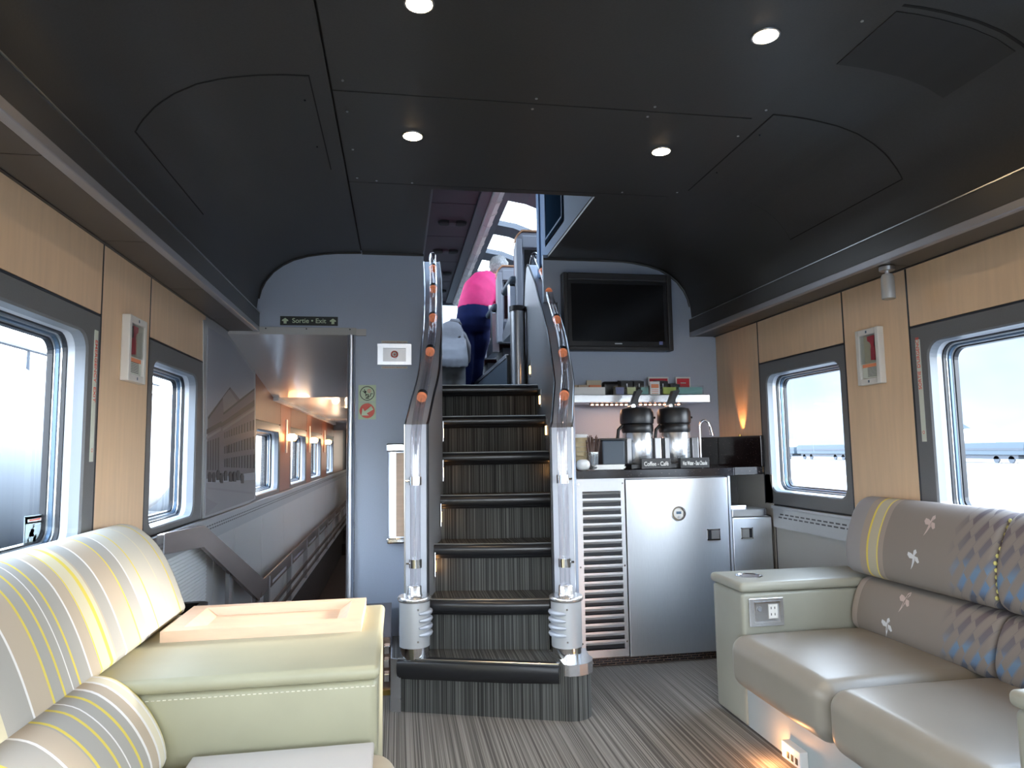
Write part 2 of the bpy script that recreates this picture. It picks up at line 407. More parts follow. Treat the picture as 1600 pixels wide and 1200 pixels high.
def panel(side, y0, y1, z0, z1, m='maple', name='wood_panel', t=.008, g=.0045):
    x0, x1 = (XL-t, XL) if side < 0 else (XR, XR+t)
    return box(name, m, wl_ if side < 0 else wr_, x0, x1, y0+g, y1-g, z0+g, z1-g)
for sd, W in ((-1, WINL), (1, WINR)):
    ys = [REAR]+[q for ab in W for q in ab]
    for a, b in W: panel(sd, a, b, 1.525, ZW+.02)
    for i in range(0, len(ys)-1, 2): panel(sd, ys[i], ys[i+1], .765, ZW+.02)
panel(1, 3.49, 4.0, .93, ZW+.02)
for sd, W in ((-1, WINL), (1, WINR)):
    par_ = wl_ if sd < 0 else wr_; xa, xb = (XL-.006, XL+.0008) if sd < 0 else (XR-.0008, XR+.006)
    for ab in W:
        for q in ab:
            if q < 3.55: box('seam_strip', 'gasket', par_, xa, xb, q-.004, q+.004, .77, ZW)
        box('seam_strip', 'gasket', par_, xa, xb, ab[0], ab[1], 1.521, 1.527)
for a, b in ((3.41, 3.80), (3.80, 4.0)): panel(1, a, b, .30, .93, 'tan_panel', 'steel_wall_panel', t=.006)
def window(n, side, y0, y1, z0, z1, hole, rad=.055, hall=False):
    w_ = thing('window_%d' % n, None, None, (XL if side < 0 else XR, (y0+y1)/2, (z0+z1)/2), kind='structure')
    X = XL if side < 0 else XR; a, b, c, d = hole
    def L(x, ins, rd=rad, hh=hole): return [(X+side*x, y, z) for y, z in rr_loop(hh[0]+ins, hh[1]-ins, hh[2]+ins, hh[3]-ins, max(.01, rd-ins*.5))]
    out = [(X+side*0, y, z) for y, z in rr_loop(y0+.004, y1-.004, z0+.002, z1-.002, .001)]
    MB().bridge([out, L(0, -.006), L(.006, 0)]).build('window_frame', 'frame_grey', w_)
    MB().bridge([L(.006, 0), L(.022, .002), L(.034, .004)]).build('reveal_lip', 'reveal_lip_lit', w_)
    MB().bridge([L(.034, .004), L(.036, .004), L(.054, .005)]).build('reveal', 'reveal_light', w_)
    MB().bridge([L(.054, .005), L(.055, .010), L(.064, .011)]).build('gasket', 'gasket', w_)
    MB().bridge([L(.064, .011), L(.065, .014), L(.070, .014)]).build('bead', 'silver', w_)
    MB().bridge([L(.070, .014), L(.071, .019), L(.080, .020)]).build('gasket', 'gasket_blue', w_)
    MB().bridge([L(.080, .020), L(.081, .023), L(.084, .023)]).build('bead', 'silver', w_)
    MB().bridge([L(.084, .023), L(.085, .028), L(.100, .030)]).build('gasket', 'gasket', w_)
    g = L(.0955, .025); MB().add(g, [tuple(range(len(g)))]).build('pane', 'window_glass', w_)
    return w_
k = 0
for sd, W in ((-1, WINL), (1, WINR)):
    for a, b in W:
        k += 1
        if abs(b-3.56) < .01: h = (2.85, 3.44, .80, 1.445)
        elif abs(b-3.49) < .01: h = (2.80, 3.425, .84, 1.455)
        else: h = (a+.06, b-.085, .81, 1.455)
        window(k, sd, a, b, .772, 1.522, h)
for a, b in HALL:
    k += 1; window(k, -1, a, b, .70, 1.30, (a+.05, b-.06, .80, 1.24), .05, True)
# ledge, heater grille and lower panels
for sd, nm in ((-1, 'left'), (1, 'right')):
    X = XL if sd < 0 else XR; i = -sd
    def bx(x0, x1): return (min(X+i*x0, X+i*x1), max(X+i*x0, X+i*x1))
    y1 = 13.1 if sd < 0 else 3.40
    led = box('trim_%s_sill' % nm, 'alu_grey', None, *bx(-.004, .022), REAR, y1, .752, .766, bevel=.002); tag(led, kind='structure')
    gr = MB(); gr.box(*bx(-.004, .012), REAR, y1, .655, .752)
    y = 1.0
    while y < y1-.1:
        for z_ in (.722, .706): gr.box(*bx(.012, .0125), y+(.015 if z_ < .71 else 0), y+.032+(.015 if z_ < .71 else 0), z_, z_+.007, 1)
        y += .046
    go = gr.build('trim_%s_heater_grille' % nm, ['alu_grey', 'gasket']); tag(go, kind='structure')
    if sd < 0:
        for a, b in ((REAR, .3), (.3, 2.3)): panel(sd, a, b, .02, .66, 'wall_panel_grey', 'lower_panel')
        rb = MB(); rb.box(XL-.006, XL+.004, 2.31, 3.66, .02, .66)
        for q in range(38): rb.box(XL+.004, XL+.008, 2.31, 3.66, .025+q*.0168, .025+q*.0168+.009)
        ro = rb.build('ribbed_panel', 'ribbed_white', wl_)
        ys = [3.67, 3.82, 4.28, 5.1, 6.05, 7.1, 8.2, 9.4, 10.7, 11.9, 13.1]
        for a, b in zip(ys, ys[1:]): panel(sd, a, b, -.5, .66, 'hall_panel', 'lower_panel')
        panel(sd, 3.56, 3.57, .77, ZW, 'alu_grey', 'edge_strip', g=0)
    else:
        for a, b in ((REAR, .3), (.3, 1.6), (1.6, 3.40)): panel(sd, a, b, .02, .66, 'wall_panel_grey', 'lower_panel')
# hallway wood between and above the low windows
ys = [4.79]+[q for ab in HALL for q in ab][1:]
for a, b in HALL: panel(-1, a, b, 1.303, 1.66, 'orange_wood')
for a, b in ((5.80, 6.33), (7.43, 7.80), (8.86, 9.45), (10.5, 12.2)): panel(-1, a, b, .768, 1.66, 'orange_wood')
panel(-1, 3.57, 4.79, 1.70, 1.95, 'alu_grey', 'edge_strip')
# mural
MU = {'outline': [(3.572, 1.708), (4.06, 1.711), (4.687, 1.597), (4.776, 0.785), (3.611, 0.779), (3.589, 1.218)], 'frame': [(3.504, 1.729), (3.686, 1.763), (4.104, 1.751), (4.761, 1.61), (4.841, 0.78), (4.528, 0.761), (3.597, 0.768)], 'polys': [('mural_stone', [(3.615, 1.264), (4.054, 1.452), (4.306, 1.401), (4.722, 1.506), (4.775, 0.956), (3.62, 0.959)]), ('mural_dark', [(3.615, 1.26), (4.054, 1.452), (4.074, 1.447), (3.622, 1.25)]), ('mural_light', [(4.036, 1.436), (4.243, 1.385), (3.929, 1.301), (3.9, 1.38)]), ('mural_dark', [(3.919, 1.301), (4.722, 1.506), (4.724, 1.493), (3.92, 1.288)]), ('mural_dark', [(3.871, 1.241), (4.73, 1.43), (4.734, 1.389), (3.873, 1.219)]), ('mural_light', [(3.916, 1.216), (4.735, 1.378), (4.736, 1.362), (3.917, 1.201)]), ('mural_dark', [(3.602, 1.202), (3.887, 1.255), (3.89, 1.228), (3.602, 1.177)]), ('mural_light', [(3.6, 1.165), (3.874, 1.215), (3.875, 1.203), (3.601, 1.151)]), ('mural_dark', [(3.614, 1.141), (3.638, 1.145), (3.649, 1.002), (3.625, 1.001)]), ('mural_dark', [(3.663, 1.147), (3.687, 1.15), (3.699, 1.001), (3.674, 0.999)]), ('mural_dark', [(3.713, 1.152), (3.738, 1.156), (3.75, 1.0), (3.724, 0.998)]), ('mural_dark', [(3.764, 1.158), (3.79, 1.162), (3.802, 0.998), (3.776, 0.996)]), ('mural_dark', [(3.817, 1.164), (3.843, 1.168), (3.857, 0.997), (3.83, 0.995)]), ('mural_dark', [(3.954, 1.195), (3.969, 1.197), (3.972, 1.164), (3.957, 1.164)]), ('mural_dark', [(4.002, 1.202), (4.018, 1.205), (4.022, 1.169), (4.005, 1.169)]), ('mural_dark', [(4.053, 1.21), (4.071, 1.212), (4.075, 1.174), (4.056, 1.174)]), ('mural_dark', [(4.107, 1.218), (4.127, 1.22), (4.131, 1.18), (4.111, 1.179)]), ('mural_dark', [(4.165, 1.226), (4.187, 1.229), (4.192, 1.185), (4.169, 1.185)]), ('mural_dark', [(4.227, 1.235), (4.251, 1.238), (4.256, 1.191), (4.231, 1.19)]), ('mural_dark', [(4.293, 1.244), (4.319, 1.247), (4.324, 1.197), (4.297, 1.196)]), ('mural_dark', [(4.363, 1.253), (4.392, 1.256), (4.397, 1.203), (4.368, 1.203)]), ('mural_dark', [(4.438, 1.263), (4.47, 1.266), (4.475, 1.21), (4.443, 1.209)]), ('mural_dark', [(4.518, 1.273), (4.553, 1.277), (4.559, 1.217), (4.523, 1.216)]), ('mural_dark', [(4.604, 1.284), (4.642, 1.287), (4.648, 1.224), (4.609, 1.223)]), ('mural_dark', [(4.695, 1.295), (4.737, 1.299), (4.743, 1.232), (4.701, 1.231)]), ('mural_dark', [(3.961, 1.119), (3.976, 1.121), (3.98, 1.08), (3.965, 1.08)]), ('mural_dark', [(4.01, 1.124), (4.026, 1.126), (4.03, 1.082), (4.014, 1.082)]), ('mural_dark', [(4.061, 1.13), (4.079, 1.132), (4.083, 1.085), (4.065, 1.085)]), ('mural_dark', [(4.115, 1.135), (4.135, 1.137), (4.14, 1.087), (4.12, 1.087)]), ('mural_dark', [(4.173, 1.141), (4.196, 1.143), (4.201, 1.089), (4.178, 1.089)]), ('mural_dark', [(4.235, 1.147), (4.26, 1.149), (4.265, 1.092), (4.241, 1.092)]), ('mural_dark', [(4.302, 1.153), (4.328, 1.155), (4.334, 1.094), (4.307, 1.094)]), ('mural_dark', [(4.372, 1.159), (4.401, 1.162), (4.408, 1.097), (4.378, 1.097)]), ('mural_dark', [(4.447, 1.166), (4.479, 1.169), (4.486, 1.1), (4.454, 1.1)]), ('mural_dark', [(4.528, 1.173), (4.563, 1.176), (4.57, 1.102), (4.534, 1.102)]), ('mural_dark', [(4.614, 1.18), (4.652, 1.183), (4.659, 1.105), (4.621, 1.105)]), ('mural_dark', [(4.706, 1.188), (4.747, 1.191), (4.755, 1.108), (4.713, 1.108)]), ('mural_dark', [(3.968, 1.052), (3.982, 1.053), (3.987, 1.008), (3.972, 1.008)]), ('mural_dark', [(4.016, 1.054), (4.033, 1.055), (4.037, 1.006), (4.021, 1.006)]), ('mural_dark', [(4.068, 1.055), (4.086, 1.057), (4.091, 1.004), (4.073, 1.005)]), ('mural_dark', [(4.123, 1.057), (4.143, 1.059), (4.148, 1.002), (4.128, 1.003)]), ('mural_dark', [(4.181, 1.059), (4.204, 1.061), (4.209, 1.0), (4.187, 1.001)]), ('mural_dark', [(4.244, 1.061), (4.268, 1.063), (4.274, 0.998), (4.25, 0.999)]), ('mural_dark', [(4.31, 1.063), (4.337, 1.065), (4.344, 0.996), (4.317, 0.997)]), ('mural_dark', [(4.381, 1.065), (4.411, 1.067), (4.418, 0.994), (4.388, 0.994)]), ('mural_dark', [(4.457, 1.067), (4.489, 1.069), (4.496, 0.991), (4.464, 0.992)]), ('mural_dark', [(4.538, 1.069), (4.573, 1.071), (4.581, 0.988), (4.545, 0.989)]), ('mural_dark', [(4.624, 1.071), (4.663, 1.073), (4.671, 0.986), (4.632, 0.986)]), ('mural_dark', [(4.717, 1.073), (4.759, 1.075), (4.768, 0.983), (4.725, 0.984)]), ('mural_street', [(3.61, 0.939), (4.78, 0.908), (4.776, 0.785), (3.611, 0.779)]), ('mural_light', [(3.611, 0.867), (3.843, 0.821), (3.613, 0.783)]), ('mural_light', [(3.642, 0.917), (4.719, 0.831), (4.72, 0.818), (3.637, 0.908)]), ('mural_car', [(3.642, 0.979), (3.659, 0.991), (3.69, 0.99), (3.704, 0.975), (3.704, 0.94), (3.651, 0.942)]), ('mural_car', [(3.72, 0.975), (3.738, 0.987), (3.77, 0.986), (3.785, 0.971), (3.785, 0.935), (3.73, 0.938)]), ('mural_car', [(3.804, 0.984), (3.823, 0.996), (3.857, 0.995), (3.872, 0.979), (3.872, 0.943), (3.814, 0.945)]), ('mural_car', [(3.87, 0.965), (3.89, 0.978), (3.925, 0.977), (3.941, 0.96), (3.941, 0.923), (3.881, 0.926)]), ('mural_car', [(3.961, 0.976), (3.982, 0.988), (4.019, 0.987), (4.035, 0.971), (4.035, 0.933), (3.972, 0.935)]), ('mural_car', [(4.073, 0.967), (4.095, 0.98), (4.134, 0.979), (4.152, 0.961), (4.152, 0.922), (4.085, 0.925)]), ('mural_car', [(4.163, 0.964), (4.186, 0.977), (4.227, 0.976), (4.245, 0.958), (4.245, 0.918), (4.175, 0.921)]), ('mural_car', [(4.254, 0.968), (4.278, 0.982), (4.321, 0.981), (4.34, 0.963), (4.34, 0.922), (4.267, 0.925)]), ('mural_car', [(4.359, 0.948), (4.385, 0.961), (4.43, 0.96), (4.45, 0.941), (4.45, 0.899), (4.373, 0.903)])]}
mu = thing('mural', 'grey photographic mural of an old stone railway building beside the passage', 'mural', (XL, 4.1, 1.2))
MB().prism(MU['frame'], 'x', XL-.004, XL+.004).build('mural_frame', 'alu_grey', mu)
MB().prism(MU['outline'], 'x', XL+.004, XL+.006).build('mural_print', 'mural_sky', mu)
names = {'mural_stone': 'printed_building', 'mural_dark': 'printed_shadow', 'mural_light': 'printed_highlight', 'mural_street': 'printed_street', 'mural_car': 'printed_cars'}
byc = {}
for j, (cn, pts) in enumerate(MU['polys']):
    byc.setdefault(cn, MB()).prism(pts, 'x', XL+.006, XL+.0063+j*.00004)
for cn, mb_ in byc.items(): mb_.build(names[cn], cn, mu)

# ------------------------------------------------------------------ floor, ceiling, soffits, rear wall
fl = MB().box(-1.0, 2.05, REAR, 3.78, -.03, 0).box(-.16, 2.05, 3.78, 4.05, -.03, 0).build('floor', 'carpet_floor'); tag(fl, kind='structure')
hf = MB().box(-1.0, -.16, 3.78, 4.10, -.22, -.20).box(-1.0, -.16, 4.10, 4.42, -.40, -.38).box(-1.0, -.16, 4.42, 11.5, -.60, -.56)
hf.box(-1.0, -.16, 3.76, 3.78, -.22, 0).box(-1.0, -.16, 4.08, 4.10, -.40, -.20).box(-1.0, -.16, 4.40, 4.42, -.60, -.38)
hf.box(-1.0, -.16, 11.5, 11.8, -.40, -.38).box(-1.0, -.16, 11.5, 11.52, -.60, -.38).box(-1.0, -.16, 11.8, 13.2, -.22, -.20).box(-1.0, -.16, 11.8, 11.82, -.4, -.2)
ho = hf.build('floor_passage', 'hall_carpet'); tag(ho, kind='structure')
for y, z in ((11.5, -.37), (11.8, -.19)): box('step_edge', 'gold', ho, -.78, -.2, y-.02, y+.03, z-.01, z+.004)
box('floor_strip', 'soffit_lip', ho, -.56, -.55, 4.5, 11.4, -.559, -.5575)
prof = [(-.785, 1.865), (-.777, 1.95), (-.765, 2.00), (-.742, 2.05), (-.70, 2.105), (-.65, 2.145), (-.59, 2.178), (-.513, 2.202), (-.42, 2.218), (-.35, 2.225), (-.213, 2.23)]
def mx(x, sd): return x if sd < 0 else 1.02-x
OX0, OX1, OY0 = .145, .893, 2.97
cb = MB().box(-1.07, 2.09, REAR, OY0, 2.243, 2.25).box(-1.07, OX0, OY0, 4.1, 2.243, 2.25).box(OX1, 2.09, OY0, 4.1, 2.243, 2.25)
ce = cb.build('ceiling', 'ceiling_void'); tag(ce, kind='structure')
def sub_prof(t0, t1, off=0):
    pts = [Vector((p[0], 0, p[1])) for p in prof]; L = [0]
    for a, b in zip(pts, pts[1:]): L.append(L[-1]+(b-a).length)
    T = L[-1]; out = []
    for i in range(25):
        s_ = (t0+(t1-t0)*i/24)*T
        for j in range(len(L)-1):
            if s_ <= L[j+1]+1e-9:
                q = pts[j].lerp(pts[j+1], (s_-L[j])/(L[j+1]-L[j])); tt = (pts[j+1]-pts[j]).normalized(); nn = Vector((tt.z, 0, -tt.x)); break
        out.append((q.x+nn.x*off, q.z+nn.z*off))
    return out
def curved(name, sd, t0, t1, y0, y1, off0, off1, m, parent):
    a = sub_prof(t0, t1, off0); b = sub_prof(t0, t1, off1)
    lo = [[(mx(p[0], sd), y, p[1]) for p in a] for y in (y0, y1)]; hi = [[(mx(p[0], sd), y, p[1]) for p in b] for y in (y0, y1)]
    g = MB(); g.bridge([lo[0], lo[1]], closed=False, smooth=True); g.bridge([hi[0], hi[1]], closed=False, smooth=True)
    g.bridge([lo[0], hi[0]], closed=False); g.bridge([lo[1], hi[1]], closed=False)
    g.add([lo[0][0], lo[1][0], hi[1][0], hi[0][0]], [(0, 1, 2, 3)]); g.add([lo[0][-1], lo[1][-1], hi[1][-1], hi[0][-1]], [(0, 1, 2, 3)])
    return g.build(name, m, parent, weld=False)
for sd in (-1, 1):
    for a, b in ((REAR, -.4), (-.4, 1.30 if sd < 0 else 1.36), (1.30 if sd < 0 else 1.36, 4.0)):
        curved('curved_ceiling_panel', sd, 0, 1, a+.002, b-.002, -.012, 0, 'ceiling_dark', ce)
for a, b in ((-2.6, -.6), (-.6, .8), (.8, 2.165)): box('flat_ceiling_panel', 'ceiling_dark', ce, -.206, 1.279, a+.002, b-.002, 2.23, 2.242)
box('flat_ceiling_panel', 'ceiling_dark', ce, -.206, 1.279, 2.169, 2.925, 2.23, 2.242)
MB().prism([(-.206, 2.929), (1.279, 2.929), (1.279, 4.0), (OX1, 4.0), (OX1, OY0), (OX0, OY0), (OX0, 4.0), (-.206, 4.0)], 'z', 2.23, 2.242).build('flat_ceiling_panel', 'ceiling_dark', ce)
sc = MB()
for x, y in ((-.17, .9), (-.17, 1.5), (-.17, 2.1), (-.17, 2.3), (-.17, 2.6), (-.17, 2.88), (.45, 2.13), (.45, 2.2), (.86, 2.13), (.86, 2.2), (1.25, 1.0), (1.25, 1.6), (1.25, 2.1), (1.25, 2.3), (1.25, 2.87), (-.09, 2.90), (.06, 2.905), (1.0, 2.90)):
    sc.lathe([(.0045, 2.2275), (.005, 2.231)], (x, y, 0), 8)
so_ = sc.build('ceiling_screws', 'silver', ce); so_['kind'] = 'stuff'
# access hatches and speaker grille on the curved ceiling
for sd, y0, y1 in ((-1, 2.08, 2.80), (1, 2.12, 2.84)):
    h_ = thing('ceiling_hatch', 'dark access hatch flush in the curved ceiling on the %s' % ('left' if sd < 0 else 'right above the television side'), 'hatch', (mx(-.6, sd), (y0+y1)/2, 2.1), group='ceiling access hatches')
    curved('hatch_gap', sd, .20, .93, y0, y1, .0004, .001, 'ceiling_void', h_)
    curved('hatch_panel', sd, .206, .924, y0+.004, y1-.004, .001, .0028, 'ceiling_dark', h_)
    for yy in (y0+.15, y0+.5):
        MB().lathe([(.0035, 2.219), (.0035, 2.2275)], (mx(-.30, sd), yy, 0), 10).build('latch', 'gasket', h_)
sg = thing('ceiling_speaker', 'square perforated dark speaker grille in the curved ceiling at upper right', 'speaker', (1.6, 1.7, 2.15))
mat('mesh_dark', (.028, .028, .028), .6)
curved('speaker_grille', 1, .42, .90, 1.545, 1.80, 0.0004, .0025, 'mesh_dark', sg)
curved('shadow_gap', 1, .36, .90, 1.515, 1.524, 0.0004, .0012, 'ceiling_void', sg)
# soffits
for n_, sd in ((1, -1), (2, 1)):
    X = XL if sd < 0 else XR
    t_ = thing('trim_%d' % n_, None, None, (X, .7, 1.8), kind='structure')
    def sx(a, b): return (min(mx(a, sd), mx(b, sd)), max(mx(a, sd), mx(b, sd)))
    MB().box(*sx(-.955, -.79), REAR, 4.0, 1.765, 1.86).build('soffit_core', 'ceiling_void', t_)
    MB().box(*sx(-.785, -.767), REAR, 4.0, 1.785, 1.865).build('soffit_face', 'soffit_face', t_)
    MB().box(*sx(-.795, -.765), REAR, 4.0, 1.757, 1.785).build('soffit_lip', 'soffit_lip', t_, bevel=.003)
    MB().box(*sx(-.785, -.763), REAR, 4.0, 1.865, 1.869).build('soffit_bead', 'silver', t_)
    MB().box(*sx(-.80, -.785), REAR, 4.0, 1.86, 1.905).build('shadow_gap', 'gloss_black', t_)
    MB().box(*sx(-.945, -.925), REAR, 4.0, 1.757, 1.768).build('edge_strip', 'gasket', t_)
    y = -2.3
    while y < 3.9:
        box('soffit_panel', 'soffit_grey', t_, *sx(-.925, -.797), y+.0015, min(y+.66, 4.0)-.0015, 1.760, 1.768); y += .66
# rear of the car behind the photographer: end wall with two windows
rw = MB()
for a, b in ((-1.07, -.80), (.40, .62), (1.82, 2.09)): rw.box(a, b, REAR-.1, REAR, 0, 2.25)
for a, b in ((-.80, .40), (.62, 1.82)): rw.box(a, b, REAR-.1, REAR, 0, .55).box(a, b, REAR-.1, REAR, 1.85, 2.25)
tag(rw.build('wall_rear', 'wall_paint'), kind='structure')

# ------------------------------------------------------------------ bulkhead and passage portal
bk = MB()
bk.box(-.24, .148, 4.0, 4.03, -.6, 2.25).box(.952, 1.97, 4.0, 4.03, 0, 2.25).box(.866, .952, 4.0, 4.03, 1.96, 2.25)
bk.box(-.80, -.24, 4.0, 4.03, 1.742, 2.25).box(-.96, -.80, 4.0, 4.03, 1.77, 2.25)
bo = bk.build('wall_front', 'wall_paint'); tag(bo, kind='structure')
for sd in (-1, 1):
    ap = [(mx(p[0]+.004, sd), 3.996, p[1]-.004) for p in prof[1:]]
    MB().tube(ap, .006, 6).build('arch_trim', 'soffit_face', bo)
MB().box(-.205, .148, 3.992, 4.0, 2.218, 2.23).box(.868, 1.28, 3.992, 4.0, 2.218, 2.23).build('top_trim', 'soffit_face', bo)
pt = thing('trim_3', None, None, (-.55, 4, 1.7), kind='structure')
box('portal_header', 'wall_panel_grey', pt, -.765, -.236, 3.985, 4.0, 1.742, 1.785, bevel=.002)
MB().tube([(-.262, 3.985, -.15), (-.262, 3.985, 1.742)], .021, 16).build('portal_post', 'steel', pt)
ps = MB()
for x in (-.73, -.51, -.27): ps.lathe([(.004, 3.983), (.004, 3.986)], (x, 0, 1.775), 8, ax='y')
ps.build('portal_screws', 'gasket', pt)
hc = MB().prism([(3.99, 1.742), (5.45, 1.50), (13.2, 1.50), (13.2, 1.54), (5.45, 1.54), (3.99, 1.78)], 'x', -.945, -.18).build('ceiling_passage', 'hall_ceiling'); tag(hc, kind='structure')
box('cornice', 'white_plastic', hc, -.935, -.895, 5.45, 13.0, 1.475, 1.50)
hw = MB().box(-.20, -.16, 4.03, 13.2, -.6, 1.6).box(-1.0, -.16, 13.15, 13.2, -.6, 1.6).build('wall_passage', 'hall_panel'); tag(hw, kind='structure')
bp_ = box('baseboard_passage', 'hall_carpet', None, -.93, -.882, 4.6, 12.9, -.56, -.152); bp_['kind'] = 'structure'; box('duct_cap', 'alu_grey', bp_, -.93, -.878, 4.6, 12.9, -.152, -.138)
k += 1
dw = thing('window_%d' % k, None, None, (-.4, 13.1, 1.1), kind='structure')
box('window_frame', 'silver', dw, -.62, -.3, 13.12, 13.145, .75, 1.45); box('pane', 'pane_daylight', dw, -.59, -.33, 13.11, 13.12, .79, 1.41)  # pane glows in place of daylight, solid wall behind it
# two tier rail along the passage
ra = thing('passage_rail', 'long two tier stainless rail running low down the passage wall', 'rail', (-.87, 8, 0))
box('rail_bar', 'bronze_steel', ra, -.876, -.866, 4.75, 12.6, .155, .262, bevel=.003)
for z in (.02, -.06): box('rail_bar', 'bronze_steel', ra, -.866, -.852, 4.8, 12.6, z, z+.028)
y = 5.0
while y < 12.5:
    box('bracket', 'steel_dark', ra, -.90, -.862, y, y+.045, -.12, .245, bevel=.003)
    box('rail_slot', 'steel', ra, -.8665, -.8645, y+.15, y+.75, .175, .195); y += 1.0
# diagonal handrail
dg = thing('stair_handrail', 'flat brushed steel handrail, level then slanting down into the passage', 'handrail', (-.86, 3.5, .6))
MB().prism([(2.76, .714), (2.76, .782), (2.775, .789), (3.32, .762), (3.345, .752), (4.74, .275), (4.62, .162), (3.31, .668)], 'x', -.872, -.852).build('handrail_plate', 'bronze_steel', dg, bevel=.002)
box('end_cap', 'chrome', dg, -.874, -.850, 2.755, 2.765, .712, .786)
for y, z in ((3.86, .50), (4.55, .22)): box('post', 'steel_dark', dg, -.885, -.865, y, y+.06, -.3, z+.03)
for y, z in ((2.95, .74), (3.86, .52)): box('bracket', 'steel_dark', dg, -.932, -.872, y, y+.03, z-.015, z+.015)
# sconces in the passage
for i, y in enumerate((6.07, 7.62, 9.15)):
    l_ = thing('passage_sconce', 'small glowing white wall lamp between the passage windows, %s' % ('nearest one', 'middle one', 'farthest one')[i], 'wall lamp', (XL, y, 1.2), group='wall lamps in the passage')
    box('backplate', 'white_plastic', l_, XL, XL+.012, y-.03, y+.03, 1.08, 1.36)
    MB().lathe([(.03, 1.18), (.045, 1.20), (.045, 1.225), (.02, 1.24)], (XL+.05, y, 0), 12).build('lamp_shade', 'lamp_soft', l_)
    L = bpy.data.lights.new('sconce_light', 'POINT'); L.energy = 1.3; L.color = (1, .66, .40); L.shadow_soft_size = .05
    lo_ = bpy.data.objects.new('sconce_light', L); lo_.location = (XL+.14, y, 1.25); C.objects.link(lo_); lo_.parent = l_; lo_.matrix_parent_inverse = wm(l_).inverted()
for i, y in enumerate((6.6, 8.6, 10.8)):
    l_ = thing('passage_downlight', 'small warm downlight in the passage ceiling, %s' % ('first', 'second', 'third')[i], 'ceiling light', (-.45, y, 1.49), group='passage ceiling lights')
    MB().lathe([(.04, 1.492), (.035, 1.50)], (-.45, y, 0), 14).build('lens', 'lamp_soft', l_)
    L = bpy.data.lights.new('passage_light', 'POINT'); L.energy = .7; L.color = (1, .7, .45); L.shadow_soft_size = .04
    lo_ = bpy.data.objects.new('passage_light', L); lo_.location = (-.45, y, 1.44); C.objects.link(lo_); lo_.parent = l_; lo_.matrix_parent_inverse = wm(l_).inverted()

# ------------------------------------------------------------------ stairs
LIN = [(2.9, .09), (3.0, .115), (3.12, .13), (3.31, .17), (3.46, .206), (3.7, .235), (3.95, .25), (4.2, .262), (4.7, .27)]
RIN = [(2.9, .63), (3.0, .665), (3.2, .725), (3.4, .785), (3.7, .82), (3.95, .845), (4.2, .853), (4.7, .857)]
st = thing('staircase', 'carpeted staircase with black rubber nosings climbing to the dome', 'stairs', (.45, 3.3, 0))
NOS = [((.005, 3.020), (.640, 2.800), .2125), ((.135, 3.127), (.650, 3.006), .425), ((.165, 3.31), (.735, 3.195), .638), ((.20, 3.50), (.80, 3.41), .850),
       ((.23, 3.73), (.823, 3.66), 1.06), ((.247, 3.96), (.845, 3.91), 1.265), ((.26, 4.21), (.853, 4.18), 1.468)]
a = math.atan2(-.22, .635)
corner = [(.70+.085*math.cos(R(t)), 2.862+.085*math.sin(R(t))) for t in (-105, -80, -55, -30, -5, 20)]
bot = [(-.025, 3.40), (-.025, 3.045)]+[(.03, 3.022)]+corner+[(.80, 3.10), (.83, 3.40)]
MB().prism(bot, 'z', .0, .2125).build('step', 'carpet_stair', st)
for i in range(1, 7):
    (lx, ly), (rx, ry), z = NOS[i]
    yb = (NOS[i+1][0][1] if i < 6 else 4.75)
    pts = [(lx, ly+.02), (rx, ry+.02), (interp(yb+.02, RIN), yb+.02), (interp(yb+.05, LIN), yb+.05)]
    MB().prism(pts, 'z', NOS[i-1][2]-.002 if i < 6 else 1.25, z).build('step', 'carpet_stair', st)
for i, ((lx, ly), (rx, ry), z) in enumerate(NOS):
    l = Vector((lx, ly, z)); rr = Vector((rx, ry, z)); d = (rr-l).normalized(); nn = Vector((d.y, -d.x, 0))  # towards the viewer
    pro = [(-.035, .004), (.012, .006), (.024, .0), (.030, -.014), (.028, -.034), (.020, -.046), (.006, -.050), (.0, -.060), (-.035, -.055)] if i else [(-.035, .004), (.016, .006), (.030, 0), (.037, -.016), (.034, -.046), (.024, -.062), (.008, -.066), (.0, -.078), (-.035, -.07)]
    bow = .012 if 0 < i < 5 else 0
    loops = []
    for t in (0, .25, .5, .75, 1):
        c = l.lerp(rr, t)+nn*bow*(1-(2*t-1)**2); loops.append([c+nn*p[0]*1.0+Vector((0, 0, p[1])) for p in pro])
    g = MB().bridge(loops, smooth=True); g.add(loops[0], [tuple(range(len(pro)))]).add(loops[-1], [tuple(range(len(pro)))])
    nb = g.build('nosing', 'rubber', st, weld=False)
    e0 = l+nn*.014+Vector((0, 0, .0075)); e1 = rr+nn*.014+Vector((0, 0, .0075)); mid = (e0+e1)/2+nn*bow
    MB().tube([e0, mid, e1], .003, 6).build('nosing_edge', 'silver', nb)
